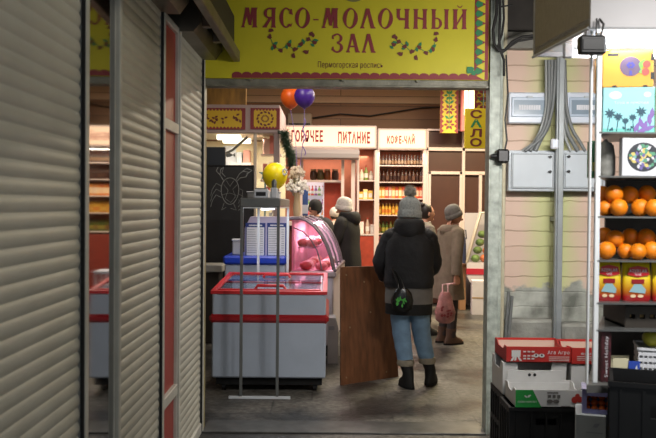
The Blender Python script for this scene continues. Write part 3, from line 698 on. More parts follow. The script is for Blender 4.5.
def ornament(px0, px1, kind):
    x0, x1, z0, z1 = rect(px0, 108.3, px1, 129.3, YK); w, h = x1 - x0, z1 - z0; o = Vector((x0, YK, z0))
    B().box(x0, x1, YK - .02, YK, z0, z1).build('ornament_panel', mMar, t)
    o2 = o + Vector((0, -.02, 0)); y = B(); m = B(); bw = .045
    y.art(o2, EX, EZ, [[(bw, bw * .8), (w - bw, bw * .8), (w - bw, h - bw * .8), (bw, h - bw * .8)]], .002)
    n = int(w / .05)
    y.art(o2, EX, EZ, [[(bw + (w - 2 * bw) * (i + .2) / n, e), (bw + (w - 2 * bw) * (i + .8) / n, e), (bw + (w - 2 * bw) * (i + .5) / n, e + d * .025)] for i in range(n) for e, d in ((bw * .85, -1), (h - bw * .85, 1))], .002)
    if kind:
        cx, cz = w / 2, h / 2
        for k in range(12): m.art(o2, EX, EZ, [leaf2(cx + .1 * math.cos(k * PI / 6), cz + .085 * math.sin(k * PI / 6), .026, .014, k * PI / 6 + 1.2)], .004)
        for k in range(16): m.art(o2, EX, EZ, [leaf2(cx + .045 * math.cos(k * PI / 8), cz + .04 * math.sin(k * PI / 8), .016, .007, k * PI / 8)], .004)
    else:
        r = random.Random(9)
        for k in range(22):
            u = r.uniform(.3, .56) if k < 12 else (r.uniform(.62, .72) if k < 15 else r.uniform(.80, .90))
            m.art(o2, EX, EZ, [leaf2(w * u + r.uniform(-.03, .03), h * .5 + r.uniform(-.055, .055), .026, .014, r.uniform(0, 3))], .004)
    y.build('ornament_field', M('ornament_yellow', (214, 178, 40), .55), t); m.build('ornament_motif', mDkRed, t)
ornament(190, 245.5, 0); ornament(250.5, 280, 1)
# pale glimpses of stock inside the kiosk
stock = [((206, 150, 136), 243, 250, 150, 163), ((190, 196, 200), 236, 242, 152, 163)]
for i, (c, a, d, y0, y1) in enumerate(stock):
    x0, x1, z0, z1 = rect(a, y0, d, y1, YK + 1.3)
    o = B().box(x0, x1, YK + 1.3, YK + 1.43, z0, z1, .01).build('wall_poster' if 0 else 'stock_carton', M(f'carton_{i}', c, .7, var=.2, vs=12)); tag(o, ['pink stock carton on the kiosk shelf beside the post', 'grey stock carton on the kiosk shelf left of the pink carton'][i], 'carton')
x0, x1, z0, z1 = rect(230, 163, 252, 166, YK + 1.3)
tag(B().box(x0, x1, YK + 1.2, YK + 1.45, z0, z1).build('wall_shelf', mFrameW), 'white shelf inside the kiosk under the cartons', 'shelf')
x0, x1, z0, z1 = rect(223, 146, 236, 168, YK + 1.43)
t = thing('pinned_notice', 'cream notice with a small dark fish picture inside the kiosk', 'notice', ((x0 + x1) / 2, YK + 1.44, z0))
B().box(x0, x1, YK + 1.43, YK + 1.45, z0, z1).build('sheet', mPaper, t)
B().art(((x0 + x1) / 2, YK + 1.43, (z0 + z1) / 2 + .03), EX, EZ, [leaf2(-.01, 0, .07, .035, 0), [(.05, 0), (.08, .035), (.08, -.035)]], .003).build('picture', mBlk, t)
# pink refrigerated window right of the mullion
x0, x1, z0, z1 = rect(257, 140, 279, 214, YK + .1)
t = thing('glazed_side_window', 'pinkish lit kiosk window between the mullion and corner post', 'window', ((x0 + x1) / 2, YK + .1, 0)); t['kind'] = 'structure'
B().box(x0, x1, YK + .08, YK + .1, 1.0, kz0).build('pane', mGlass, t)
b = B()
for i in range(4): b.box(x0, x1, YK + .6, YK + .9, 1.2 + .36 * i, 1.22 + .36 * i)
b.build('rack', mFrameW, t)
rr = random.Random(12)
pk = [M(f'pink_pack_{i}', c, .5) for i, c in enumerate([(214, 130, 120), (220, 176, 160), (200, 90, 80), (206, 206, 204)])]
for i in range(4):
    for j in range(5):
        xx = x0 + .03 + j * (x1 - x0 - .06) / 5; o = B().box(xx, xx + .05, YK + .62, YK + .8, 1.22 + .36 * i, 1.22 + .36 * i + rr.uniform(.14, .27), .005).build('fish_pack', pk[rr.randrange(4)])
        tag(o, f'pastel pack on the {["lowest", "second", "third", "top"][i]} rack of the kiosk side window', 'pack', f'packs on rack {["one", "two", "three", "four"][i]} of the kiosk window')
# golden wood boarding over the kiosk
x0, x1, z0, z1 = rect(180, 84, 246, 104.5, YK + .3)
struct(B().box(x0, x1, YK + .3, YK + .4, kz1, z1 + .1).build('wall_over_kiosk', M('golden_wood', (150, 112, 40), .5, var=.5, vs=3, scl=(4, 1, 1))))
# dark monitor and crab chalkboard
x0, x1, z0, z1 = rect(190, 147, 225.5, 168, 9.75)
t = thing('dark_monitor', 'dark grey screen standing behind the crab chalkboard', 'screen', ((x0 + x1) / 2, 9.75, 0))
B().box(x0, x1, 9.75, 9.81, z0, z1, .008).build('screen', M('screen_slate', (46, 50, 56), .35), t)
B().box((x0 + x1) / 2 - .05, (x0 + x1) / 2 + .05, 9.77, 9.81, 0, z0).build('stand', mBlk, t)
YH = 9.6
x0, x1, z0, z1 = rect(168, 166.5, 254, 266, YH)
t = thing('chalkboard', 'tall black chalkboard with a white chalk crab drawing', 'chalkboard', ((x0 + x1) / 2, YH, 0))
B().box(x0, x1, YH, YH + .05, .62, z1, .006).build('board', M('slate', (24, 24, 26), .6, var=.5, vs=5), t)
b = B(); b.box(x0, x0 + .03, YH - .01, YH + .06, .0, z1 + .02, .004).box(x1 - .02, x1, YH - .01, YH + .06, .0, z1 + .01, .004).box(x0, x1, YH - .01, YH + .06, z1, z1 + .015, .003)
b.build('frame', mBlk, t)
o = W(230, 193, YH); o.y = YH; u = YH / 800; b = B()
def cs_(pts, w=.014): b.art(o, EX, EZ, stroke2([((px - 230) * u * .92, (193 - py) * u * .95) for px, py in pts], w * .6), .004)
body = [(230 + 9.5 * math.cos(a) * (1 - .12 * math.sin(a)), 191 + 14 * math.sin(a)) for a in [2 * PI * k / 26 for k in range(27)]]
cs_(body); cs_([(223, 184), (228, 190), (225, 199), (231, 203), (236, 197), (233, 189), (238, 184)], .008); cs_([(226, 180), (230, 186), (234, 180)], .008); cs_([(221, 195), (230, 193), (239, 196)], .007)
cs_([(236, 180), (240, 173), (244, 170), (250, 171), (247, 176), (241, 177), (237, 181)]); cs_([(241, 172), (248, 167), (254, 169), (248, 173)]); 
cs_([(223, 180), (219, 174), (220, 168), (223, 166), (221, 172), (225, 176)]); cs_([(219, 174), (215, 170), (217, 166)])
for dy in (0, 6, 12): cs_([(221, 186 + dy), (215, 183 + dy), (211, 189 + dy), (209, 196 + dy)], .009); cs_([(239, 188 + dy), (244, 190 + dy), (243, 197 + dy), (239, 204 + dy * .6)], .008)
cs_([(224, 203), (221, 211), (226, 208)], .008); cs_([(234, 204), (237, 211), (231, 209)], .008)
b.build('chalk_drawing', M('chalk', (128, 130, 128), .9, var=.4, vs=25), t)
# low white plinth left of the freezers
x0, x1, z0, z1 = rect(150, 266, 223.5, 276, 9.2)
t = thing('low_plinth', 'low white plinth at the foot of the chalkboard', 'plinth', ((x0 + x1) / 2, 9.3, 0))
B().box(x0, x1, 9.1, 9.45, .82, z1 + .02, .01).build('top', M('plinth_white', (160, 158, 154), .5, var=.2), t); B().box(x0, x1 - .04, 9.14, 9.45, 0, .82, .01).build('body', M('plinth_dark', (60, 56, 54), .5, var=.2), t)

# ------------------------------------------------------------------ the red and white chest freezer
f0, f1, fy0, fy1 = -.985, 0.0, 6.75, 8.0
t = thing('chest_freezer', 'white chest freezer with red bumper and red framed glass lids', 'freezer', ((f0 + f1) / 2, (fy0 + fy1) / 2, 0))
B().box(f0 + .01, f1 - .01, fy0, fy1, .13, .845, .012).build('body', mFreez, t)
B().box(f0 - .015, f1 + .015, fy0 - .022, fy1 + .02, .595, .672, .025).build('bumper', mRedPl, t)
mRim = M('freezer_red_rim', (196, 44, 48), .35)
def fz(y): return .85 + (y - fy0) / (fy1 - fy0) * .05
b = B()
def slope_box(xa, xb, ya, yb, h0, h1):
    v = [(x, y, fz(y) + h) for x in (xa, xb) for y in (ya, yb) for h in (h0, h1)]
    b.add(v, [(0, 1, 3, 2), (4, 6, 7, 5), (0, 4, 5, 1), (2, 3, 7, 6), (0, 2, 6, 4), (1, 5, 7, 3)])
slope_box(f0, f1, fy0 - .01, fy0 + .04, -.008, .018); slope_box(f0, f1, fy1 - .05, fy1 + .01, -.01, .02); slope_box(f0, f0 + .038, fy0 + .04, fy1 - .05, -.01, .02); slope_box(f1 - .038, f1, fy0 + .04, fy1 - .05, -.01, .02)
b.build('lid_rim', mRim, t)
b = B(); slope_box(f0 + .05, f1 - .05, fy0 + .05, fy1 - .05, -.012, -.002); b.build('liner', M('liner', (214, 218, 226), .4, var=.25, vs=5), t)
for i, (ya, yb, hh) in enumerate(((fy0 + .055, fy0 + .72, .012), (fy0 + .6, fy1 - .055, .002))):
    b = B(); slope_box(f0 + .06, f1 - .06, ya, yb, hh, hh + .006); l = b.build('sliding_lid', mLid, t)
    b = B(); slope_box(f0 + .055, f1 - .055, ya - .004, ya + .022, hh, hh + .014); b.build('lid_edge', mRim, l)
    xm = (f0 + f1) / 2; yh = ya + (.10 if i == 0 else .40)
    b = B(); b.tube([(xm - .13, yh, fz(yh) + hh), (xm - .11, yh, fz(yh) + hh + .03), (xm + .11, yh, fz(yh) + hh + .03), (xm + .13, yh, fz(yh) + hh)], .014, 8); b.build('handle', mRim, l)
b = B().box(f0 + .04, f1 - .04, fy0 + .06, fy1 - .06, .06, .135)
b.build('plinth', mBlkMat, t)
for x in (f0 + .1, f1 - .1):
    for y in (fy0 + .12, fy1 - .12): B().cyl((x - .015, y, .035), (x + .015, y, .035), .035).box(x - .02, x + .02, y - .02, y + .02, .03, .08).build('caster', mBlk, t)
# price-tag rack that straddles the freezer
t = thing('overhead_rack', 'grey steel rack on four legs straddling the red freezer', 'rack', (-.55, 7.3, 0))
mRk = M('rack_steel', (112, 114, 112), .4, .3, var=.15, vs=6); mRkW = M('rack_white', (206, 210, 214), .35)
ya, yb = 6.56, 8.13; xa, xb = X(242, ya), X(278.5, ya)
z0, z1 = Z(207, ya, 260), Z(198, ya, 260)
B().box(xa - .015, xb + .015, ya - .015, yb + .015, z0, z1, .006).build('tray', mRk, t)
B().box(xa - .01, xb + .01, ya - .005, yb + .005, z0 - .012, z0).build('tray_underside', mRkW, t)
for x, y, m_ in ((xa, ya, mRk), (xb, ya, mRk), (xa, yb, mRkW), (xb, yb, mRkW)):
    B().box(x - .012, x + .012, y - .012, y + .012, .012, z0, .002).build('leg', m_, t)
B().box((xa + xb) / 2 - .03, (xa + xb) / 2 + .03, 7.0, 7.9, z0 - .028, z0 - .012, .004).build('lamp_strip', M('rack_glow', (226, 236, 255), .5, emit=2.5), t)
B().box(xa - .1, xb + .11, ya - .014, ya + .014, .0, .022, .003).build('floor_bar', mRkW, t)
B().box(xa - .02, xb + .02, yb - .014, yb + .014, 0, .022, .003).build('floor_bar', mRkW, t)
# things lying on the rack
def on_rack(px0, px1, y, dy, h, nm, lb, cat, m, extra=None):
    x0, x1 = X(px0, y), X(px1, y); zz = z1
    o = thing(nm, lb, cat, ((x0 + x1) / 2, y + dy / 2, zz)); B().box(x0, x1, y, y + dy, zz, zz + h, .008).build('body', m, o)
    if extra: extra(o, x0, x1, y, zz, h)
    return o
def scale_extra(o, x0, x1, y, zz, h):
    B().box(x0 + .02, x1 - .02, y - .003, y, zz + h * .25, zz + h * .7).build('display', mBlk, o); B().box(x0 + .01, x1 - .01, y + .02, y + .14, zz + h, zz + h + .012, .004).build('pan', mSteel, o)
on_rack(253.5, 268, 6.75, .2, .075, 'kitchen_scale', 'small white scale on top of the grey rack', 'scale', mPaper, scale_extra)
def tray_extra(o, x0, x1, y, zz, h):
    B().box(x0 - .006, x1 + .006, y - .005, y + .255, zz + h, zz + h + .012, .004).build('lid', mWhite, o)
on_rack(247, 279, 7.05, .25, .05, 'flat_carton', 'flat pale carton on the grey rack behind the scale', 'carton', mPaper, tray_extra)
def jar_x(o, x0, x1, y, zz, h): B().lathe([(.02, 0), (.022, .05), (.01, .07)], ((x0 + x1) / 2, y + .03, zz + h), 10).build('spout', mSteel, o)
on_rack(270.5, 277, 6.72, .07, .09, 'white_canister', 'white canister at the right end of the grey rack', 'canister', mPaper, jar_x)

# ------------------------------------------------------------------ blue lid freezer and price board behind
x0, x1 = X(223.5, 8.35), X(287, 8.35)
t = thing('blue_lid_freezer', 'grey chest freezer with a bright blue lid behind the red one', 'freezer', ((x0 + x1) / 2, 8.7, 0))
zt = Z(256, 8.35, 255)
B().box(x0 + .015, x1 - .015, 8.36, 9.0, .06, zt - .09, .012).build('body', M('freezer_grey', (168, 174, 184), .4), t)
B().box(x0, x1, 8.33, 9.02, zt - .09, zt, .02).build('lid', mBlueP, t)
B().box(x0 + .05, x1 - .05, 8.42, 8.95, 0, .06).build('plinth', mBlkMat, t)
p0, p1, pz0, pz1 = rect(244.5, 217, 287.5, 260, 8.45)
t = thing('price_board_box', 'pale lilac box on the blue lid with two blue edged price sheets', 'box', ((p0 + p1) / 2, 8.6, zt))
b = B(); b.prism([(p0, 8.45, zt), (p1, 8.45, zt), (p1, 8.45, pz1), (p0 + .06, 8.45, pz1), (p0, 8.45, pz1 - .12)], (0, .3, 0)); b.build('case', M('lilac_white', (186, 178, 206), .5), t)
for s0, s1 in ((245.5, 265.5), (267, 286.5)):
    x0, x1, z0, z1 = rect(s0, 223, s1, 257, 8.45)
    B().box(x0, x1, 8.44, 8.45, z0, z1).build('sheet_border', M('sheet_blue', (36, 56, 128), .5), t)
    b = B(); b.box(x0 + .012, x1 - .012, 8.434, 8.44, z0 + .02, z1 - .045); sh = b.build('price_sheet', mPaper, t)
    b = B(); rr = random.Random(int(s0))
    for i in range(11):
        zz = z1 - .075 - i * .024; b.art(((x0 + x1) / 2, 8.434, zz), EX, EZ, [[(-.085, 0), (rr.uniform(-.02, .03), 0), (0, .007), (-.085, .007)], [(.05, 0), (.08, 0), (.08, .007), (.05, .007)]], .002)
    b.build('printed_lines', mGreyT, sh)
    b = B(); b.art(((x0 + x1) / 2, 8.44, z1 - .025), EX, EZ, [[(-.07, -.006), (.07, -.006), (.07, .006), (-.07, .006)]], .002); b.build('heading_line', mPaper, t)
x0, x1, z0, z1 = rect(231.5, 239, 241, 257, 8.5)
t = thing('white_tub', 'small white tub on the blue lid beside the price box', 'tub', ((x0 + x1) / 2, 8.6, zt))
xm = (x0 + x1) / 2; B().box(x0 + .006, x1 - .006, 8.5, 8.62, zt, z1 - .02, .012).build('body', M('tub_white', (176, 176, 180), .4), t); B().box(x0, x1, 8.49, 8.63, z1 - .02, z1, .008).build('lid', mPaper, t)

# ------------------------------------------------------------------ deli case with a curved pink-lit glass front
dyaw = -R(5)          # runs away and a little to the right
t = thing('deli_case', 'curved glass deli case lit pink with meat inside', 'display case', (X(292, 8.4), 8.4, 0), dyaw)
DM = parent_matrix(t)
def dB():
    b = B(); b.T = DM; return b
Lc = 1.35; mDW = M('deli_white', (188, 180, 188), .4); mDP = M('deli_interior', (236, 190, 206), .45); mDT = M('deli_trim', (120, 108, 116), .35, .5)
arc = [(.07, 1.46), (.16, 1.43), (.24, 1.37), (.31, 1.28), (.37, 1.16), (.415, 1.03), (.44, .92)]
def prof_in(): return [(0, .9)] + [(0, 1.46)] + arc
dB().box(0, .44, .02, Lc, .12, .84, .012).build('base', mDW, t)
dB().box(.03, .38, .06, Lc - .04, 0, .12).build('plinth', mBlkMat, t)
dB().box(-.02, .47, 0, Lc + .02, .84, .90, .012).build('ledge', M('deli_ledge', (150, 140, 142), .4), t)
dB().box(0, .02, .02, Lc, .9, 1.44).build('back_panel', mDP, t)
dB().box(.02, .43, .03, Lc - .02, .9, .905).build('deck', mDP, t)
dB().box(-.03, .09, .0, Lc, 1.44, 1.475, .006).build('top_rail', mDT, t)
for y, nm in ((.0, 'end_panel'), (Lc, 'end_panel')):
    b = dB(); b.prism([(x, y, z) for x, z in prof_in()], (0, .012, 0)); e = b.build(nm, glass('end_glass_pink', (255, 226, 234), .10) if y == 0 else mDP, t)
    b = dB(); b.tube([(x, y - .004, z) for x, z in arc], .012, 8); b.build('edge_trim', mDT, e)
    if y == 0:
        b = dB(); b.tube([(.02, y - .006, 1.36), (.12, y - .006, 1.32), (.2, y - .006, 1.24), (.27, y - .006, 1.12), (.31, y - .006, .98), (.32, y - .006, .92)], .007, 6); b.build('inner_line', mDT, e)
b = dB(); n = len(arc); v = [(x, y, z) for y in (.012, Lc) for x, z in arc]; b.add(v, [(i, i + 1, n + i + 1, n + i) for i in range(n - 1)], True); b.build('curved_glass', mLid, t)
for y in (.02, .45, .9): 
    b = dB(); b.tube([(x + .012, y, z + .01) for x, z in arc], .011, 8); b.build('glass_rib', mDT, t)
dB().box(.44, .475, 0, Lc, .9, .935, .008).build('bumper_rail', mDT, t)
dB().box(.06, .25, .05, Lc - .05, 1.14, 1.15).build('inner_shelf', mLid, t)
rr = random.Random(21); meat = [M('meat_red', (176, 84, 84), .4, var=.3, vs=20), M('meat_pink', (222, 160, 160), .4, var=.25, vs=20), M('fat_white', (232, 206, 204), .4, var=.15, vs=20)]
for i in range(18):
    up = i >= 12; j_ = i - 12 if up else i; yy = .11 + (j_ // 2) * (.215 if not up else .42); xx = (.14, .31)[i % 2] if not up else (.11, .2)[i % 2]; c = DM @ Vector((xx, yy, (1.15 if up else .905) + .045))
    b = B(); ph = rr.uniform(0, 6); b.ell((c.x, c.y, c.z), (.07, .10, .045), 12, 8, fn=lambda p, d: p * (1 + .18 * math.sin(3 * d.x + ph) * math.cos(4 * d.y + ph)) if d.z > -.6 else Vector((p.x, p.y, max(p.z, -.045))))
    o = b.build('meat_cut', meat[i % 3]); tag(o, ['red meat cut', 'pink meat cut', 'pale fatty meat cut'][i % 3] + (' on the upper glass shelf' if up else ' lying on the deck') + ' inside the curved deli case', 'meat', ['red cuts', 'pink cuts', 'pale cuts'][i % 3] + (' on the upper shelf of the deli case' if up else ' in the deli case'))
# white upright tub standing between the red freezer and the deli case
x0, x1, z0, z1 = rect(327.5, 318, 338.5, 366, 8.06)
t = thing('white_bin', 'narrow white bin standing on the floor behind the red freezer corner', 'bin', ((x0 + x1) / 2, 8.15, 0))
b = B(); b.prism([(x0, 8.05, 0), (x1, 8.05, 0), (x1, 8.05, z1 - .1), (x1 - .03, 8.05, z1), (x0, 8.05, z1)], (0, .25, 0)); b.build('body', M('bin_white', (176, 176, 180), .5), t)
B().box(x0 + .01, x1 - .04, 8.045, 8.05, z1 - .12, z1 - .08).build('grip', mGreyT, t)
# white slatted stool behind the board
x0, x1, _, zt2 = rect(340, 272, 354, 300, 8.3)
t = thing('slatted_shelf_stand', 'white slatted stand showing behind the edge of the brown board', 'stand', ((x0 + x1) / 2, 8.4, 0))
for zz in (zt2, zt2 - .2, .25): B().box(x0, x1, 8.2, 8.5, zz - .03, zz, .004).build('slat_shelf', mWhite, t)
for x in (x0 + .015, x1 - .015):
    for y in (8.215, 8.485): B().box(x - .012, x + .012, y - .012, y + .012, 0, zt2 - .03).build('leg', mWhite, t)

# ------------------------------------------------------------------ flowers, garland, balloons
cv = Vector((X(297, 8.75), 8.75, 0)); vz = 1.475
t = thing('flower_bouquet', 'bouquet of white blossoms in a tall vase on the deli case', 'flowers', (cv.x, cv.y, vz))
B().lathe([(.035, 0), (.045, .08), (.03, .2), (.04, .26)], (cv.x, cv.y, vz), 14).build('vase', M('vase_cream', (200, 176, 140), .3), t)
b = B(); fl = [B(), B()]; rr = random.Random(4)
for i in range(150):
    d = Vector((rr.gauss(0, 1), rr.gauss(0, 1), rr.gauss(0, 1))).normalized() * rr.uniform(.35, 1)
    top_ = i % 3 == 0
    p = Vector((cv.x, cv.y, vz)) + (Vector((d.x * .10 - .02, d.y * .09, .47 + d.z * .09)) if top_ else Vector((d.x * .12, d.y * .10, .32 + d.z * .10)))
    if i % 4 == 0: b.tube([(cv.x, cv.y, vz + .2), (cv.x + (p.x - cv.x) * .4, cv.y + (p.y - cv.y) * .4, vz + .28), p], .003, 5)
    a = rr.uniform(0, 6)
    for k in range(5):
        e = Vector((math.cos(k * 1.256 + a), math.sin(k * 1.256 + a) * .6, math.sin(k * 1.256 + a) * .8)) * .011; fl[1 if top_ else 0].ell(p + e, (.011, .009, .011), 6, 4)
b.build('stem', M('stem_green', (66, 80, 46), .6), t); fl[0].build('blossom', M('blossom_white', (232, 226, 218), .7), t); fl[1].build('blossom', M('blossom_pale', (206, 190, 172), .7), t)
t = thing('blue_gift_bag', 'small blue and white carton behind the bouquet vase', 'carton', (X(304, 9.0), 9.0, 1.475))
B().box(X(302.5, 9.1), X(308, 9.1), 9.06, 9.14, 1.475, 1.475 + .3, .008).build('body', M('gift_blue', (62, 90, 150), .5), t); B().box(X(302.5, 9.1), X(308, 9.1), 9.055, 9.06, 1.5, 1.6).build('label', mPaper, t)
gc = W(287.5, 150, 10.4)
t = thing('evergreen_garland', 'dark green tinsel garland hanging at the kiosk corner', 'garland', (gc.x, 10.4, Z(166, 10.4, 288)))
rr = random.Random(8); pth = [W(px, py, 10.4) for px, py in ((285, 133), (285.5, 140), (288, 148), (291.5, 157), (292, 168))]
B().tube(pth, .02, 6).box(kx1 - .02, kx1 + .05, 10.38, 10.5, pth[0].z - .01, pth[0].z + .03).build('core', M('garland_core', (30, 44, 30), .8), t)
b = B()
for i in range(1600):
    s = rr.uniform(0, len(pth) - 1.001); k = int(s); p = pth[k].lerp(pth[k + 1], s - k); d = Vector((rr.gauss(0, 1), rr.gauss(0, 1), rr.gauss(0, 1))).normalized(); L = rr.uniform(.06, .13); sd = d.orthogonal().normalized() * .006
    b.add([p - sd, p + sd, p + d * L], [(0, 1, 2)])
b.build('needles', M('garland_green', (38, 66, 40), .6, var=.3, vs=20), t, fixn=False)
def balloon(px, py, Y, r, col, label, tie, decal=False):
    c = W(px, py, Y); t = thing('balloon', label, 'balloon', (c.x, Y, c.z))
    def sh(p, d): k = 1 if d.z > 0 else 1 - .12 * d.z * d.z; return Vector((p.x * k, p.y * k, p.z * (1.0 if d.z > 0 else 1.18)))
    b = B(); b.ell(c, (r, r, r), 24, 16, fn=sh); b.lathe([(.006, -r * 1.17), (.018, -r * 1.27)], c, 8); b.build('envelope', M('balloon_' + label.split()[0], col, .38), t)
    B().tube([c - EZ * r * 1.2, c.lerp(Vector(tie), .5) + Vector((.02, 0, -.05)), tie], .0035, 5).build('string', M('balloon_string', (110, 90, 150), .6), t)
    if decal:
        b = B(); n = 10
        for k in range(8):
            a = 2 * PI * k / 8; q = c + Vector((.105 * r / .13 + .0, -r * .62, .03)) + Vector((.022 * math.cos(a), 0, .03 * math.sin(a))); b.ell(q, (.012, .02, .012), 8, 6)
        b.build('printed_flower', mPaper, t)
    return t
balloon(275, 175, 8.5, .132, (244, 222, 10), 'yellow balloon with a pale printed flower above the price box', (X(272, 8.55), 8.55, 1.5), True)
balloon(304.5, 96, 8.95, .115, (66, 34, 134), 'purple balloon just under the lintel', (cv.x + .02, cv.y, 1.95))
balloon(290.5, 97, 9.2, .115, (226, 96, 24), 'orange balloon touching the purple one under the lintel', (cv.x, cv.y + .02, 1.93))
b = B(); tw = [(304 + 1.6 * math.sin(k * .9), 118 + k * 2.2) for k in range(18)]; b.tube([W(a, c, 8.93) for a, c in tw] , .006, 5)
tag(b.build('curling_ribbon', M('ribbon_violet', (96, 70, 150), .4)), 'violet curled ribbon dangling below the purple balloon', 'ribbon')
# starfish ornament in the kiosk window
c = W(264.5, 174, 10.45)
b = B(); pts = [(c.x + (.09 if k % 2 == 0 else .035) * math.sin(k * PI / 5), 10.55, c.z + (.09 if k % 2 == 0 else .035) * math.cos(k * PI / 5)) for k in range(10)]
b.prism(pts, (0, .03, 0)); b.box(c.x - .01, c.x + .01, 10.55, 10.58, 1.0, c.z - .03)
tag(b.build('star_ornament', M('star_teal', (70, 120, 130), .5)), 'teal star ornament standing in the pink kiosk window', 'ornament')

# ------------------------------------------------------------------ goods on the right side of the hall
YG = 12.2; x0 = X(467.5, YG)
t = thing('bunker_case', 'tilted glass bunker case of vegetables with a red and white base', 'display case', (x0, YG, 0), R(-9))
DM = parent_matrix(t); r0 = .44; r1 = .74; rt = 1.5
dB().box(.08, .9, .04, .56, .0, r0, .01).build('pedestal', M('bunker_pedestal', (84, 66, 56), .6), t)
b = dB(); b.prism([(.05, 0, r0), (0, 0, r0 + .1), (0, 0, r1), (1.0, 0, r1), (1.0, 0, r0)], (0, .6, 0)); b.build('white_rim', M('bunker_white', (206, 196, 200), .4), t)
b = dB(); b.prism([(-.006, -.008, r0 + .12), (-.006, -.008, r0 + .21), (1.0, -.008, r0 + .21), (1.0, -.008, r0 + .12)], (0, .616, 0)); b.build('red_band', M('bunker_red', (176, 36, 54), .4), t)
b = dB(); b.prism([(.0, .01, r1), (.2, .01, rt), (1.0, .01, rt), (1.0, .01, r1)], (0, .012, 0)); b.build('end_glass', mGlass, t)
b = dB(); b.prism([(.0, .01, r1), (.012, .01, r1), (.212, .01, rt), (.2, .01, rt)], (0, .58, 0)); b.build('sloped_glass', mLid, t)
b = dB()
for y in (.012, .58): b.tube([(.0, y, r1), (.205, y, rt), (1.0, y, rt)], .02, 8)
b.build('frame', M('bunker_frame', (196, 186, 170), .4, .3), t)
rr = random.Random(31); vc = [M('veg_green', (112, 140, 72), .6, var=.3, vs=20), M('veg_orange', (216, 116, 66), .6, var=.2, vs=20), M('veg_red', (200, 66, 54), .5, var=.2, vs=20)]
for i in range(20):
    col = i % 5; row = i // 5; c = DM @ Vector((.13 + col * .14 + row * .035, .09 + (i % 2) * .07 + row * .08, r1 + .06 + row * .12))
    b = B(); b.ell(c, (.07, .07, .06), 12, 8); k = (i * 7 + row) % 3; o = b.build('vegetable', vc[k])
    tag(o, ['green', 'orange', 'red'][k] + ' vegetable heaped behind the sloped glass of the bunker case', 'vegetable', ['green', 'orange', 'red'][k] + ' vegetables in the bunker case')
def carton(px0, py0, px1, py1, Y, dep, rz, col, label, z0=None, flaps=True, nm='cardboard_box'):
    x0, x1, zb, zt = rect(px0, py0, px1, py1, Y)
    zb = 0 if z0 is None else z0
    t = thing(nm, label, 'box', ((x0 + x1) / 2, Y, zb), rz); m = M('carton_' + label[:12], col, .75, var=.12, vs=6); w = (x1 - x0) / 2; h = zt - zb
    B().box(-w, w, 0, dep, 0, h, .004).build('body', m, t, world=False)
    B().box(-w, w, -.002, 0, h * .48, h * .52).build('tape', M('tape', (170, 140, 100), .3), t, world=False)
    if flaps:
        b = B(); b.prism([(-w, .0, h), (w, .0, h), (w * 1.05, -.1, h + .07), (-w * 1.05, -.1, h + .07)], (0, 0, .005)); b.build('flap', m, t, world=False)
    return zt
carton(459.5, 268, 466.3, 303, 12.3, .3, R(4), (160, 118, 84), 'brown cardboard box on the floor left of the white carton')
zt_ = carton(449, 264, 458, 303, 12.38, .4, R(2), (136, 98, 66), 'dark brown box under the pale open cardboard box', flaps=False)
carton(449, 236, 458.5, 264, 12.38, .3, R(2), (206, 160, 118), 'pale open cardboard box leaning behind the beige coat', z0=zt_)
carton(472, 281, 488, 303, 11.75, .26, R(-6), (216, 210, 214), 'small white carton on the floor beside the door post', flaps=False, nm='white_carton')
x0, x1, z0, z1 = rect(460, 236, 466, 266, 12.45); zs_ = Z(268, 12.3, 463)
t = thing('navy_bag', 'dark navy bag on the brown box beside the bunker case', 'bag', ((x0 + x1) / 2, 12.45, zs_)); w_ = (x1 - x0) / 2; xm = (x0 + x1) / 2
b = B(); b.loft([ring((xm, 12.45, z), w_ * f, .09, 16, 3) for z, f in ((zs_ + .002, .8), (zs_ + .1, 1), (z1 - .15, .95), (z1 - .04, .7), (z1, .4))]); b.build('sack', M('navy_cloth', (34, 40, 70), .8, bump=.3, bs=12), t)
b = B(); b.tube([(xm - .05, 12.45, z1 - .05), (xm - .04, 12.45, z1 + .09), (xm + .04, 12.45, z1 + .09), (xm + .05, 12.45, z1 - .05)], .01, 6); b.build('strap', M('navy_strap', (26, 30, 50), .8), t)
# ------------------------------------------------------------------ people
mSkin = M('skin', (206, 150, 126), .55); mSkinD = M('lip', (150, 80, 74), .5); mEye = M('eye_dark', (30, 24, 22), .3)
def skin_mesh(J, E, root):
    names = list(J); me = bpy.data.meshes.new('figure_source'); me.from_pydata([J[k][0] for k in names], [(names.index(a), names.index(b)) for a, b in E], [])
    ob = bpy.data.objects.new('figure_source', me); C.objects.link(ob)
    ob.modifiers.new('skin', 'SKIN').use_smooth_shade = True
    for i, k in enumerate(names):
        sv = me.skin_vertices[0].data[i]; r = J[k][1]; sv.radius = (r, r) if not isinstance(r, tuple) else r; sv.use_root = (k == root)
    ob.modifiers.new('sub', 'SUBSURF').levels = 1
    ev = ob.evaluated_get(bpy.context.evaluated_depsgraph_get()).to_mesh()
    vs = [tuple(v.co) for v in ev.vertices]; fs = [tuple(p.vertices) for p in ev.polygons]
    bpy.data.objects.remove(ob); bpy.data.meshes.remove(me)
    return vs, fs
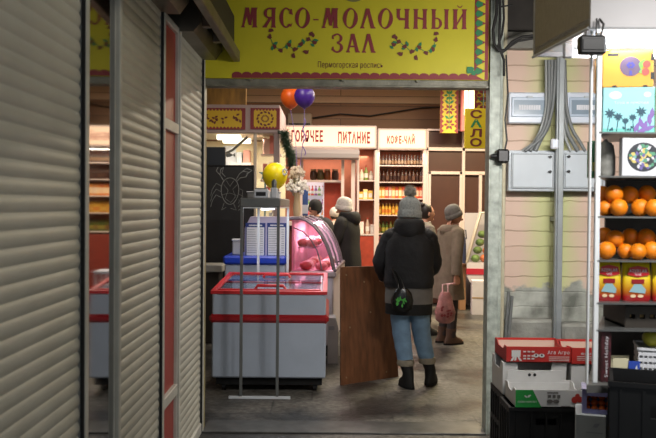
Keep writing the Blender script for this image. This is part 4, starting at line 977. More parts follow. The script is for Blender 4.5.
def hand(b, w, d, n, side, curl=.5, s=1.0):
    """palm and five bent fingers: wrist w, direction d, palm normal n"""
    w = Vector(w); d = Vector(d).normalized(); n = Vector(n); n = (n - d * n.dot(d)).normalized(); t = d.cross(n) * side
    rings = []
    for f, wd, th in ((-.01, .026, .02), (.03, .036, .017), (.07, .041, .015), (.095, .038, .012)):
        c = w + d * f * s; rings.append([c + t * wd * s * math.cos(a) + n * th * s * math.sin(a) for a in [2 * PI * k / 12 for k in range(12)]])
    b.loft(rings)
    for i, (off, L) in enumerate(((.030, .072), (.010, .080), (-.011, .074), (-.030, .058))):
        p = w + d * .082 * s + t * off * s; pts = [p]; a = 0; dd = d
        for j, f in enumerate((.42, .32, .26)):
            a += curl * (.7 + .35 * j); dd = d * math.cos(a) + n * math.sin(a); p = p + dd * L * f * s; pts.append(p)
        b.tube(pts, [.0098 * s, .009 * s, .0082 * s, .0062 * s], 8)
    p = w + d * .025 * s + t * .03 * s; pts = [p]
    for f, a in ((.035, .5), (.03, .25), (.024, .05)):
        dd = (d * math.cos(a) + t * math.sin(a) + n * .35 * curl).normalized(); p = p + dd * f * s; pts.append(p)
    b.tube(pts, [.013 * s, .0115 * s, .010 * s, .0075 * s], 8)
def limb(b, pts, rs, n=14, wr=0, seed=0):
    """a sleeve or trouser leg with soft folds"""
    P = [Vector(p) for p in pts]; out = []; rad = []
    for i in range(len(P) - 1):
        m = 6
        for j in range(m + (i == len(P) - 2)):
            f = j / m; out.append(P[i].lerp(P[i + 1], f)); rad.append((rs[i] + (rs[i + 1] - rs[i]) * f) * (1 + wr * math.sin((i * m + j) * 2.3 + seed)))
    for _ in range(2):
        out = [out[0]] + [(out[k - 1] + out[k] * 2 + out[k + 1]) / 4 for k in range(1, len(out) - 1)] + [out[-1]]
    b.tube(out, rad, n)
def person(label, loc, rz, H=1.68, head_yaw=0, head_pitch=0, arms=None, legs=None, lean=0, group=None):
    """arms: per side (elbow, wrist, palm direction, palm normal, curl); legs: per side (knee, ankle)"""
    t = thing('person', label, 'person', loc, rz, group); k = H / 1.70
    def S(x, y, z): return Vector((x * k, (y + lean * max(0, z - .9)) * k, z * k))
    legs = legs or {-1: ((-.09, .02, .49), (-.095, 0, .09)), 1: ((.09, .02, .49), (.095, 0, .09))}
    arms = arms or {}
    J = {'pelvis': (S(0, 0, .93), .12), 'waist': (S(0, 0, 1.10), .115), 'chest': (S(0, 0, 1.30), .125), 'neck': (S(0, -.01, 1.44), .058), 'skull': (S(0, .005, 1.53), .052)}
    E = [('pelvis', 'waist'), ('waist', 'chest'), ('chest', 'neck'), ('neck', 'skull')]
    info = {}
    for s in (-1, 1):
        kn, an = legs[s]; el, wr, hd, hn, cu = arms.get(s, ((s * .24, -.02, 1.12), (s * .25, .05, .88), (0, .1, -1), (-s, 0, 0), .4))
        n = str(s)
        J['hip' + n] = (S(s * .085, 0, .87), .088); J['knee' + n] = (S(*kn), .058); J['ankle' + n] = (S(*an), .042)
        J['sho' + n] = (S(s * .165, -.005, 1.385), .06); J['elb' + n] = (S(*el), .042); J['wri' + n] = (S(*wr), .028)
        E += [('pelvis', 'hip' + n), ('hip' + n, 'knee' + n), ('knee' + n, 'ankle' + n), ('chest', 'sho' + n), ('sho' + n, 'elb' + n), ('elb' + n, 'wri' + n)]
        info[s] = dict(hip=J['hip' + n][0], knee=J['knee' + n][0], ankle=J['ankle' + n][0], sho=J['sho' + n][0], elb=J['elb' + n][0], wri=J['wri' + n][0])
    b = B(); vs, fs = skin_mesh(J, E, 'pelvis'); b.add(vs, fs, True)
    for s in (-1, 1):
        el, wr, hd, hn, cu = arms.get(s, (0, 0, (0, .1, -1), (-s, 0, 0), .4)); hand(b, info[s]['wri'], hd, hn, s, cu, k)
        a = info[s]['ankle']; b.ell((a.x, a.y + .06 * k, .035 * k), (.042 * k, .115 * k, .035 * k), 12, 8)
    # head
    hc = S(0, .03, 1.585); RM = (Matrix.Rotation(head_yaw, 3, 'Z') @ Matrix.Rotation(-head_pitch, 3, 'X'))
    def hp(x, y, z): return hc + RM @ (Vector((x, y, z)) * k)
    def hs(p, d):
        q = p.copy()
        if d.z < -.1: q.x *= 1 - .28 * min(1, -d.z); q.y = q.y * (1 - .1 * -d.z) + .014 * -d.z * k
        return q
    b.ell(hc, (.073 * k, .092 * k, .112 * k), 20, 14, RM, hs)
    b.ell(hp(0, .092, -.015), (.013 * k, .017 * k, .024 * k), 10, 8, RM); b.ell(hp(0, .088, .006), (.009 * k, .012 * k, .026 * k), 8, 6, RM); b.ell(hp(0, .076, -.084), (.026 * k, .018 * k, .017 * k), 10, 6, RM)
    for s in (-1, 1): b.ell(hp(s * .073, -.005, -.01), (.010 * k, .02 * k, .032 * k), 8, 6, RM); b.ell(hp(s * .03, .076, .03), (.02 * k, .009 * k, .007 * k), 8, 6, RM)
    b.mi = 1
    b.ell(hp(0, .085, -.05), (.022 * k, .008 * k, .007 * k), 8, 6, RM)
    b.mi = 2
    for s in (-1, 1): b.ell(hp(s * .03, .081, .012), (.011 * k, .007 * k, .007 * k), 8, 6, RM)
    b.build('body', [mSkin, mSkinD, mEye], t, world=False)
    return t, S, info, hp, RM, k
def coat(t, S, info, k, mat, hem, rings, sleeve=(.085, .075, .055), quilt=0, nm='coat', hood=None, wrist=.97, cuffmat=None):
    """torso tube through rings (z, rx, ry, dy), with both sleeves and a stand collar, as one garment mesh"""
    b = B(); out = []; zs = sorted(rings); N = 30; R_ = []
    for (z0, a0, c0, d0), (z1, a1, c1, d1) in zip(zs, zs[1:]):
        m = max(2, int((z1 - z0) / .035))
        for j in range(m): f = j / m; R_.append((z0 + (z1 - z0) * f, a0 + (a1 - a0) * f, c0 + (c1 - c0) * f, d0 + (d1 - d0) * f))
    R_.append(zs[-1])
    for i, (z, rx, ry, dy) in enumerate(R_):
        q = 1 + quilt * abs(math.sin(z * PI / .085)) - quilt * .5; rg = []
        for j in range(N):
            a = 2 * PI * j / N; w = 1 + .018 * noise.noise(Vector((math.cos(a) * 2.2, math.sin(a) * 2.2, z * 5))) * 2
            p = 2.5; ca, sa = math.cos(a), math.sin(a)
            rg.append(S(rx * q * w * math.copysign(abs(ca) ** (2 / p), ca), dy + ry * q * w * math.copysign(abs(sa) ** (2 / p), sa), z))
        out.append(rg)
    b.loft(out)
    for s in (-1, 1):
        f = info[s]; w = f['elb'].lerp(f['wri'], wrist)
        limb(b, [f['sho'] + Vector((-s * .05 * k, 0, .0)), f['sho'] + Vector((s * .015 * k, 0, -.02 * k)), f['elb'], w], [sleeve[0] * k, sleeve[0] * k, sleeve[1] * k, sleeve[2] * k], 16, .03 + quilt * .5, s)
        b.ell(f['sho'], (.075 * k, .085 * k, .06 * k), 14, 8)
    o = b.build(nm, mat, t, world=False)
    return o
def boots(t, info, k, mat, cuff=None, ang=None, top=.25):
    for s in (-1, 1):
        a = info[s]['ankle']; b = B(); yaw = (ang or {}).get(s, 0); Rm = Matrix.Rotation(yaw, 3, 'Z')
        sh = info[s]['ankle'].lerp(info[s]['knee'], min(1, (top - .09) / .40)); base = Vector((a.x, a.y, a.z - .09 * k))
        def P(x, y, z): return base + Rm @ (Vector((x, y, z)) * k)
        rings = []
        for c, rx, ry in ((P(0, .035, .0), .052, .135), (P(0, .035, .035), .054, .138), (P(0, .03, .06), .05, .12), (P(0, .0, .095), .05, .075), (P(0, -.005, .13), .05, .06)):
            rings.append([c + Rm @ Vector((rx * k * math.cos(q), ry * k * math.sin(q), 0)) for q in [2 * PI * j / 18 for j in range(18)]])
        rings.append([sh + Rm @ Vector((.062 * k * math.cos(q), .068 * k * math.sin(q), 0)) for q in [2 * PI * j / 18 for j in range(18)]])
        b.loft(rings); bo = b.build('boot', mat, t, world=False)
        b = B(); b.loft([[P(0, .035, z) + Rm @ Vector((.057 * k * math.cos(q), .142 * k * math.sin(q), 0)) for q in [2 * PI * j / 18 for j in range(18)]] for z in (0, .022)]); b.build('sole', mBlkMat, bo, world=False)
        if cuff:
            b = B(); b.tube([sh - EZ * .035 * k, sh - EZ * .015 * k, sh + EZ * .02 * k], [.074 * k, .082 * k, .076 * k], 18); b.build('boot_cuff', cuff, bo, world=False)
def beanie(t, hp0, RM, k, mat, pom=None, fold=True, h=.16, low=.015, sc=1.0):
    def hp(x, y, z): return hp0(x * sc, y * sc, low + (z - low) * sc)
    b = B(); n = 36; prof = [(.084, low - .045), (.088, low), (.088, low + .03), (.084, low + .06), (.076, low + .085), (.058, low + .108), (.03, low + .122), (.006, low + .126)]
    rings = [[hp(r * math.cos(2 * PI * j / n) * (1 + .012 * (j % 2)), r * 1.2 * math.sin(2 * PI * j / n) * (1 + .012 * (j % 2)) - .004, z) for j in range(n)] for r, z in prof]
    b.loft(rings); o = b.build('knit_hat', mat, t, world=False)
    if fold:
        b = B(); b.loft([[hp(r * math.cos(2 * PI * j / n) * (1 + .02 * (j % 2)), r * 1.2 * math.sin(2 * PI * j / n) * (1 + .02 * (j % 2)) - .004, z) for j in range(n)] for r, z in ((.086, low - .05), (.094, low - .04), (.095, low), (.088, low + .012))]); b.build('hat_cuff', mat, o, world=False)
    if pom:
        b = B(); c = hp(0, -.01, low + .16); rr = random.Random(2)
        b.ell(c, .05 * k, 18, 12)
        for i in range(700):
            d = Vector((rr.gauss(0, 1), rr.gauss(0, 1), rr.gauss(0, 1))).normalized(); sd = d.orthogonal().normalized() * .003; b.add([c + d * .04 * k - sd, c + d * .04 * k + sd, c + d * rr.uniform(.06, .078) * k], [(0, 1, 2)])
        b.build('pom_pom', pom, o, world=False, fixn=False)
    return o
def hood(t, S, k, mat, z=1.44, y=-.07, rx=.13, ry=.09, rz_=.075, nm='hood'):
    b = B(); rings = []
    for i in range(15):
        a = R(-20 + 220 * i / 14); c = S(rx * .82 * math.cos(a), y + .055 - ry * 1.15 * math.sin(a) * 1.0, z - .02 * math.sin(a)); w = .55 + .6 * max(0, math.sin(a)); rad = Vector((math.cos(a), -math.sin(a), 0))
        rings.append([c + (rad * .05 * w * math.cos(q) + EZ * rz_ * (.5 + .55 * w) * math.sin(q)) * k for q in [2 * PI * j / 12 for j in range(12)]])
    b.loft(rings); return b.build(nm, mat, t, world=False)
mCoatB = M('black_puffer', (22, 22, 26), .72, var=.25, vs=10, bump=.35, bs=22)
mJean = M('light_denim', (120, 150, 178), .85, var=.28, vs=9, bump=.25, bs=18)
mKnit = M('grey_knit', (170, 176, 176), .9, var=.3, vs=60, bump=.5, bs=150)
mPom = M('grey_fur', (168, 162, 152), .95, var=.4, vs=40)
mFelt = M('felt_cuff', (150, 142, 126), .9, var=.2, vs=30)
mBoot = M('black_suede', (20, 19, 19), .75, var=.2, vs=20)
# --- the woman with the bobble hat, seen from behind
wx, wy = X(410, 7.0), 7.02
t, S, info, hp, RM, k = person('woman in black puffer coat and grey bobble hat seen from behind holding the brown board', (wx, wy, 0), R(-8), 1.64, head_yaw=R(-8), head_pitch=R(6),
    arms={-1: ((-.265, .02, 1.14), (-.235, .19, .985), (-.45, .85, -.1), (.75, .5, -.2), .75), 1: ((.225, .05, 1.12), (.16, .27, 1.02), (-.3, .9, .1), (-.5, -.3, -.8), .7)},
    legs={-1: ((-.065, .035, .49), (.0, .0, .09)), 1: ((.115, .09, .48), (.20, .13, .105))})
coat(t, S, info, k, mCoatB, .76, [(.92, .222, .162, .0), (.95, .228, .17, 0), (1.1, .222, .165, -.01), (1.25, .225, .16, -.015), (1.34, .205, .14, -.02), (1.41, .15, .115, -.02), (1.47, .105, .1, -.015), (1.53, .09, .09, -.005)], (.08, .078, .058), .04, 'puffer_coat')
hood(t, S, k, mCoatB, 1.47, -.075, .135, .08, .085)
b = B(); b.loft([[S(rx * math.cos(a), ry * math.sin(a), z) for a in [2 * PI * j / 28 for j in range(28)]] for z, rx, ry in ((.775, .218, .155), (.85, .218, .155), (.97, .205, .15))]); b.build('tunic_hem', M('grey_lining', (112, 108, 104), .85, var=.2), t, world=False)
b = B(); b.loft([[S(rx * math.cos(a), ry * math.sin(a), z) for a in [2 * PI * j / 28 for j in range(28)]] for z, rx, ry in ((.675, .213, .15), (.78, .214, .152))]); b.build('sweater_hem', M('black_knit', (16, 16, 17), .8), t, world=False)
b = B()
for s in (-1, 1):
    f = info[s]; limb(b, [f['hip'] + EZ * .06, f['hip'] - EZ * .06, f['knee'], f['knee'].lerp(f['ankle'], .60)], [.112 * k, .10 * k, .084 * k, .072 * k], 18, .025, s * 1.3)
b.build('jeans', mJean, t, world=False)
boots(t, info, k, mBoot, mFelt, {-1: R(25), 1: R(-12)}, .235)
beanie(t, hp, RM, k, mKnit, mPom, True, sc=1.16)
woman = t
# --- the brown board she holds
c0, c1 = W(341, 385, 7.08), W(398.5, 377, 7.46); d = Vector((c1.x - c0.x, c1.y - c0.y, 0)); L = d.length; d.normalize(); nb = Vector((d.y, -d.x, 0))
lt = Vector((.035, .03, 0)); hB = 1.045
t = thing('wooden_board', 'tall dark brown wooden board held upright beside the woman in black', 'board', (c0.x, c0.y, 0), math.atan2(d.y, d.x))
b = B(); b.prism([(0, 0, 0), (L, 0, .0), (L - .04, .08, hB - .01), (.045, .08, hB)], (0, .016, 0)); b.build('panel', M('stained_plywood', (112, 70, 42), .5, var=.4, vs=5, scl=(5, 1, 1), bump=.08, bs=30), t, world=False)
b = B()
for x, z in ((.06, .06), (.30, .9), (.10, .97), (.52, .06), (.36, .62), (.12, .5)): y = .08 * z / hB; b.cyl((x, y + .002, z), (x, y - .004, z), .008, n=8)
b.build('nail_head', M('nail', (150, 130, 100), .4, .5), t, world=False)
# --- black plastic bag with green print hanging from her left hand
bw = W(402, 300, 6.83)
t = thing('carrier_bag', 'black carrier bag with green print hanging below the black coat', 'bag', (bw.x, 6.80, bw.z - .10))
b = B(); rr = random.Random(3); rings = []
for z, w, dd in ((-.095, .05, .02), (-.07, .085, .03), (0, .095, .032), (.06, .075, .026), (.10, .045, .018)):
    rings.append([Vector((bw.x + w * math.cos(a) * (1 + .05 * math.sin(5 * a + z * 30)), 6.80 + dd * math.sin(a), bw.z + z)) for a in [2 * PI * j / 20 for j in range(20)]])
b.loft(rings); bag = b.build('sack', M('black_film', (16, 17, 17), .25, bump=.4, bs=14), t)
b = B(); b.tube([(bw.x - .03, 6.8, bw.z + .09), (bw.x - .045, 6.82, bw.z + .17), (bw.x - .08, 6.9, bw.z + .26)], .008, 6); b.tube([(bw.x + .02, 6.8, bw.z + .09), (bw.x - .01, 6.82, bw.z + .17), (bw.x - .07, 6.9, bw.z + .26)], .008, 6); b.build('strap', M('black_strap', (18, 18, 18), .3), t)
b = B(); rr = random.Random(6); b.art((bw.x, 6.766, bw.z), EX, EZ, [leaf2(rr.uniform(-.05, .03), rr.uniform(-.045, .03), rr.uniform(.012, .022), .007, rr.uniform(0, 3)) for _ in range(14)], .002); b.build('green_print', M('print_green', (60, 150, 52), .5), t)
# --- woman in beige coat and grey beanie
px, py = X(448.5, 9.3), 9.3
t, S, info, hp, RM, k = person('woman in long beige coat and grey beanie looking down, right of the woman in black', (px, py, 0), R(-66), 1.60, head_yaw=R(-8), head_pitch=R(-22),
    arms={-1: ((-.24, .03, 1.10), (-.2, .2, .98), (0, .9, -.3), (1, 0, -.2), .6), 1: ((.25, -.05, 1.10), (.28, -.06, .86), (0, .1, -1), (-1, 0, 0), .9)}, lean=.08)
mBeige = M('beige_wool', (124, 110, 94), .9, var=.18, vs=14, bump=.3, bs=60)
coat(t, S, info, k, mBeige, .4, [(.56, .225, .165, .02), (.7, .22, .16, .01), (.95, .2, .145, 0), (1.12, .195, .135, 0), (1.28, .205, .13, 0), (1.37, .195, .12, -.005), (1.43, .12, .09, -.005), (1.47, .085, .08, 0)], (.078, .068, .055), 0, 'long_coat')
hood(t, S, k, mBeige, 1.42, -.06, .13, .075, .06)
b = B()
for s in (-1, 1): f = info[s]; limb(b, [f['hip'], f['knee'], f['ankle']], [.09 * k, .066 * k, .055 * k], 14, .02, s)
b.build('trousers', M('dark_trousers', (60, 54, 54), .85, var=.2), t, world=False)
boots(t, info, k, M('brown_boot', (84, 60, 46), .6), None, None, .2)
beanie(t, hp, RM, k, M('grey_beanie', (120, 116, 112), .9, var=.25, vs=50, bump=.4, bs=120), None, True, low=.02)
# pink bag hanging from her hand
hw = parent_matrix(t) @ info[1]['wri']; bz = .42
gx, gy = X(446.5, 8.92), 8.93
t = thing('plastic_bag', 'pink patterned plastic bag hanging from the beige coated arm', 'bag', (gx, gy, Z(322, 8.93)))
b = B(); zt_, zb_ = Z(291, 8.93), Z(322, 8.93); hgt = zt_ - zb_
b.loft([[Vector((gx + w * math.cos(a) * (1 + .06 * math.sin(4 * a + f * 9)), gy + w * .6 * math.sin(a), zb_ + f * hgt)) for a in [2 * PI * j / 20 for j in range(20)]] for f, w in ((0, .06), (.1, .1), (.35, .115), (.6, .095), (.85, .07), (1, .05))])
b.mi = 0; b.build('sack', M('pink_film', (176, 120, 118), .35, var=.5, vs=14, bump=.4, bs=12), t)
b = B()
for s in (-1, 1): b.tube([(gx + s * .03, gy, zt_ - .02), (gx + s * .03, gy + .02, zt_ + .08), (hw.x, hw.y - .0, hw.z - .08)], .009, 6)
b.build('strap', M('pink_strap', (206, 160, 160), .4), t)
b = B(); rr = random.Random(14); b.art((gx, gy - .072, zb_ + hgt * .35), EX, EZ, [disc2(rr.uniform(-.06, .06), rr.uniform(-.06, .07), rr.uniform(.008, .016), n=8) for _ in range(14)], .002); b.build('print', M('print_maroon', (130, 44, 50), .5), t)
# --- girl with a hair bun, almost hidden
gx2, gy2 = X(425.5, 9.9), 9.95
t, S, info, hp, RM, k = person('girl with dark hair bun in a grey jacket standing behind the woman in black', (gx2, gy2, 0), R(-78), 1.62, head_yaw=R(6))
coat(t, S, info, k, M('grey_jacket', (120, 112, 106), .8, var=.15), .8, [(.72, .2, .15, 0), (1.0, .2, .145, 0), (1.25, .21, .14, 0), (1.37, .19, .12, 0), (1.43, .11, .085, 0), (1.47, .08, .075, 0)], (.075, .065, .05), 0, 'jacket')
hood(t, S, k, M('grey_hood', (150, 142, 134), .85), 1.42, -.07, .13, .08, .06)
b = B()
for s in (-1, 1): f = info[s]; limb(b, [f['hip'], f['knee'], f['ankle']], [.1 * k, .07 * k, .055 * k], 14, .02, s)
b.build('trousers', M('slate_trousers', (44, 44, 50), .85), t, world=False)
boots(t, info, k, mBoot, None, None, .2)
mHair = M('dark_hair', (38, 28, 24), .5, var=.3, vs=40)
def hair_cap(t, hp, RM, k, bun=False, long=False):
    b = B(); b.ell(hp(0, -.016, .018), (.08 * k, .09 * k, .106 * k), 20, 14, RM)
    if bun: b.ell(hp(0, -.07, .105), (.042 * k, .042 * k, .036 * k), 14, 10, RM); b.ell(hp(0, -.075, .085), (.03 * k, .03 * k, .03 * k), 12, 8, RM)
    return b.build('hair', mHair, t, world=False)
hair_cap(t, hp, RM, k, True)
# --- customer in black at the deli counter
qx, qy = X(347.5, 10.2), 10.25
t, S, info, hp, RM, k = person('customer in black hooded coat and white knit hat facing the deli case', (qx, qy, 0), R(66), 1.70, head_yaw=R(4), head_pitch=R(-8),
    arms={1: ((.24, .06, 1.12), (.17, .27, 1.06), (-.1, 1, 0), (-.3, 0, -1), .5), -1: ((-.24, .05, 1.12), (-.17, .25, 1.08), (.1, 1, 0), (.3, 0, -1), .5)}, lean=.03)
mCoatC = M('black_wool', (17, 15, 16), .8, bump=.3, bs=30)
coat(t, S, info, k, mCoatC, .5, [(.62, .23, .175, 0), (.85, .225, .17, 0), (1.1, .21, .155, 0), (1.27, .215, .15, -.01), (1.37, .2, .13, -.015), (1.44, .13, .1, -.01), (1.49, .09, .085, 0)], (.085, .075, .058), .01, 'coat', wrist=.93)
hood(t, S, k, mCoatC, 1.45, -.075, .15, .1, .08)
b = B()
for s in (-1, 1): f = info[s]; limb(b, [f['hip'], f['knee'], f['ankle']], [.1 * k, .072 * k, .058 * k], 14, .02, s)
b.build('trousers', M('black_trousers', (26, 25, 27), .85), t, world=False)
boots(t, info, k, mBoot, None, None, .22)
beanie(t, hp, RM, k, M('white_knit', (214, 208, 200), .95, var=.2, vs=50, bump=.4, bs=90), None, True, low=.0)
# white scarf-like shawl of the seller beyond her; seller in dark clothes behind the case
qx, qy = X(316, 10.95), 10.95
t, S, info, hp, RM, k = person('seller in dark jacket and black cap standing behind the deli case', (qx, qy, 0), R(150), 1.66, head_yaw=R(-10), head_pitch=R(-10))
coat(t, S, info, k, M('charcoal_jacket', (26, 24, 30), .75, bump=.2), .7, [(.7, .22, .165, 0), (1.0, .22, .16, 0), (1.25, .235, .155, 0), (1.37, .21, .13, 0), (1.43, .13, .1, 0), (1.48, .085, .08, 0)], (.09, .08, .06), 0, 'jacket')
b = B()
for s in (-1, 1): f = info[s]; limb(b, [f['hip'], f['knee'], f['ankle']], [.1 * k, .072 * k, .058 * k], 14, .02, s)
b.build('trousers', M('charcoal_trousers', (30, 28, 32), .85), t, world=False)
boots(t, info, k, mBoot, None, None, .2)
hair_cap(t, hp, RM, k); beanie(t, hp, RM, k, M('black_cap', (20, 18, 20), .85), None, False, low=.01)
# pale figure behind the snack counter, half hidden by the customer's hat
qx, qy = X(335, 12.0), 12.05
t, S, info, hp, RM, k = person('person in a white smock at the snack counter, half hidden by the white knit hat', (qx, qy, 0), R(20), 1.56)
coat(t, S, info, k, M('white_smock', (206, 186, 172), .85, var=.08), .5, [(.5, .21, .16, 0), (.85, .2, .15, 0), (1.1, .19, .14, 0), (1.27, .2, .14, 0), (1.37, .18, .12, 0), (1.44, .11, .09, 0), (1.48, .08, .08, 0)], (.075, .066, .05), 0, 'smock')
b = B()
for s in (-1, 1): f = info[s]; limb(b, [f['hip'], f['knee'], f['ankle']], [.1 * k, .072 * k, .058 * k], 14, .02, s)
b.build('trousers', M('beige_trousers', (120, 100, 88), .85), t, world=False)
boots(t, info, k, M('white_clog', (190, 184, 176), .6), None, None, .12)
hair_cap(t, hp, RM, k); b = B(); b.ell(hp(0, -.02, .03), (.086 * k, .098 * k, .1 * k), 18, 12, RM); b.build('white_cap', M('cap_white', (214, 200, 188), .85), t, world=False)
# ------------------------------------------------------------------ switchgear on the brick wall
YW = 5.86
def rectm(a, c, d, e, Y): return rect(a, c, d, e, Y)
mCab = M('cabinet_grey', (186, 194, 200), .45, var=.06, vs=6); mBrk = M('breaker_white', (202, 210, 222), .35)
def breaker(a, d, label):
    x0, x1, z0, z1 = rect(a, 92.5, d, 123, YW - .09)
    t = thing('breaker_box', label, 'breaker box', ((x0 + x1) / 2, YW - .05, z0))
    B().box(x0, x1, YW - .09, YW, z0, z1, .008).build('housing', mBrk, t)
    w = x1 - x0; h = z1 - z0
    B().box(x0 + .02, x1 - .02, YW - .102, YW - .09, z0 + h * .2, z1 - h * .16, .004).build('window_frame', M('breaker_lens_frame', (172, 186, 202), .3), t)
    B().box(x0 + .035, x1 - .035, YW - .106, YW - .102, z0 + h * .28, z1 - h * .26).build('tinted_cover', M('breaker_lens', (132, 148, 162), .2), t)
    b = B(); n = 9
    for i in range(n):
        xx = x0 + .07 + (w - .14) * i / n; b.box(xx, xx + (w - .14) / n * .86, YW - .109, YW - .106, z0 + h * .42, z0 + h * .58)
    b.build('switch_strip', mPaper, t)
    B().box((x0 + x1) / 2 - .02, (x0 + x1) / 2 + .02, YW - .112, YW - .1, z0 + h * .86 - .012, z0 + h * .86 + .004, .002).build('latch', mCab, t)
breaker(508.5, 550, 'white breaker box with a tinted window on the left of the brick wall')
breaker(566, 606, 'white breaker box with a tinted window right of the grey cable channel')
def elec(a, d, side, label):
    x0, x1, z0, z1 = rect(a, 150.5, d, 191, YW - .13)
    t = thing('electrical_cabinet', label, 'electrical cabinet', ((x0 + x1) / 2, YW - .06, z0))
    B().box(x0, x1, YW - .12, YW, z0, z1, .006).build('body', mCab, t)
    dr = B().box(x0 + .018, x1 - .018, YW - .134, YW - .12, z0 + .018, z1 - .018, .005).build('door', mCab, t)
    b = B(); m_ = .026
    for (u0, u1, v0, v1) in ((x0 + m_, x1 - m_, z0 + m_, z0 + m_ + .005), (x0 + m_, x1 - m_, z1 - m_ - .005, z1 - m_), (x0 + m_, x0 + m_ + .005, z0 + m_, z1 - m_), (x1 - m_ - .005, x1 - m_, z0 + m_, z1 - m_)): b.box(u0, u1, YW - .1355, YW - .134, v0, v1)
    b.build('door_groove', M('groove_grey', (120, 126, 130), .5), dr)
    kx = x1 - .05 if side > 0 else x0 + .05
    for zz in (z0 + (z1 - z0) * .48, z0 + (z1 - z0) * .84): B().cyl((kx, YW - .134, zz), (kx, YW - .15, zz), .010, n=10).box(kx - .018, kx + .006, YW - .152, YW - .148, zz - .004, zz + .004).build('lock', mBlk, dr)
elec(508.5, 557, 1, 'grey steel electrical cabinet below the left breaker box')
elec(561, 607, -1, 'grey steel electrical cabinet below the right breaker box')
# channel and cables
b = B(); x0, x1 = X(554, YW - .1), X(559.5, YW - .1); b.box(x0, x1, YW - .19, YW - .14, 0, 2.9, .004); b.box(x0 - .012, x0, YW - .18, YW - .14, 0, 2.9, .003)
for zz in (.6, 1.5, 2.4): b.box(x0, x1, YW - .14, YW, zz, zz + .03)
tag(b.build('cable_channel', M('channel_grey', (150, 156, 158), .4, .2, var=.15)), 'grey vertical cable channel between the two electrical cabinets', 'cable channel')
cabm = [M('cable_grey', (112, 116, 116), .5), M('cable_pale', (150, 154, 152), .5)]
for i, (pts, lb) in enumerate([([(552, 60), (551.5, 100), (549, 125), (541, 138), (535, 151)], 'thickest grey cable bending down to the left cabinet'), ([(549, 60), (549, 105), (545, 128), (537, 140), (530, 151)], 'grey cable left of the thickest one above the left cabinet'), ([(556, 60), (553, 110), (544, 136), (532, 146), (525, 151)], 'grey cable curling lowest onto the left cabinet'), ([(546, 60), (546.5, 110), (540, 132), (533, 144), (522, 151)], 'pale grey cable at the outer left of the bundle'), ([(562, 60), (563, 112), (567, 132), (573, 143), (578, 151)], 'grey cable bending down to the right cabinet'), ([(560, 60), (562, 118), (565, 138), (571, 151)], 'pale grey cable closest to the channel on the right'), ([(564.5, 60), (566, 108), (572, 130), (580, 142), (585, 151)], 'grey cable at the outer right above the right cabinet')]):
    Yc = YW - .118 - .012 * (i % 3); p = [W(a, c, Yc) for a, c in pts]; q = []
    for j in range(len(p) - 1):
        for f in (0, .33, .66): q.append(p[j].lerp(p[j + 1], f))
    q.append(p[-1]); q[1:-1] = [(q[k - 1] + q[k] * 2 + q[k + 1]) / 4 for k in range(1, len(q) - 1)]
    tag(B().tube(q, [.017, .014, .012, .010, .016, .011, .013][i], 8).build('power_cable', cabm[i in (3, 5)]), lb, 'cable')
x0, x1, z0, z1 = rect(550.5, 139, 558, 149, YW - .2)
t = thing('junction_box', 'small white junction box on the cable channel above the cabinets', 'junction box', ((x0 + x1) / 2, YW - .2, z0)); B().box(x0, x1, YW - .225, YW - .18, z0, z1, .008).build('body', mPaper, t); B().box(x0 + .008, x1 - .008, YW - .23, YW - .225, z0 + .01, z1 - .01, .002).build('lid', mBrk, t)
# black plug box on the door post and tangled cables by the lintel end
x0, x1, z0, z1 = rect(493, 149.5, 508, 163, 5.55)
t = thing('socket_box', 'black weatherproof socket box on the pale green door post', 'socket', ((x0 + x1) / 2, 5.54, z0))
B().box(x0 + .02, x1, 5.5, 5.59, z0, z1, .012).build('body', mBlk, t); B().cyl((x0 + .03, 5.54, (z0 + z1) / 2), (x0 - .02, 5.54, (z0 + z1) / 2), .022, .012, 12).build('plug', mBlk, t)
b = B(); p = [W(a, c, 5.55) for a, c in ((505, 149), (507, 140), (505, 120), (508, 95), (506, 55))]; b.tube(p, .006, 6); b.build('lead', mBlk, t)
for pts, r, lb in [([(497, 0), (496.5, 14), (493, 30), (494, 44), (499, 51), (505, 50), (512, 42), (522, 37), (540, 35)], .011, 'thick black cable looping under the beam end'), ([(500, 0), (500, 20), (499, 40), (501, 52), (504, 60), (504, 76)], .009, 'black cable running straight down the post top'), ([(503, 0), (504, 18), (502, 34), (498, 46), (501, 54), (509, 47), (518, 41), (536, 38)], .008, 'thin black cable crossing behind the thick loop'), ([(499, 7), (505, 6), (512, 5)], .006, 'short black wire with a metal end at the top of the post')]:
    p = [W(a, c, 5.5) for a, c in pts]; q = []
    for j in range(len(p) - 1):
        for f in (0, .5): q.append(p[j].lerp(p[j + 1], f))
    q.append(p[-1]); tag(B().tube(q, r, 8).build('black_cable', mRailD), lb, 'cable')

# ------------------------------------------------------------------ fruit stall on the right: canopy, posts, rack
YS = 3.35
mCan = M('canopy_grey_sheet', (172, 170, 172), .5, var=.05); mMesh = M('canopy_side', (150, 138, 116), .6, var=.2, vs=30, scl=(1, 6, 1))
n0 = W(589, 28, 3.3); f0_ = W(533, 57, 3.95)
t = thing('stall_canopy', 'grey box canopy over the fruit stall with bright tubes underneath', 'canopy', (n0.x + .5, 3.6, n0.z))
zc0 = n0.z; zc1 = 3.05; xr = 2.6
B().box(n0.x, xr, 3.28, 3.3, zc0, zc1).build('front_sheet', mCan, t)
b = B(); b.prism([(n0.x, 3.3, zc0), (f0_.x, 3.95, zc0), (f0_.x, 3.95, zc1), (n0.x, 3.3, zc1)], (.015, 0, 0)); b.build('side_sheet', mMesh, t)
b = B(); b.prism([(n0.x, 3.3, zc0 + .02), (xr, 3.3, zc0 + .02), (xr, 3.95, zc0 + .02), (f0_.x, 3.95, zc0 + .02)], (0, 0, .02)); b.build('soffit', M('soffit_white', (226, 226, 226), .4), t)
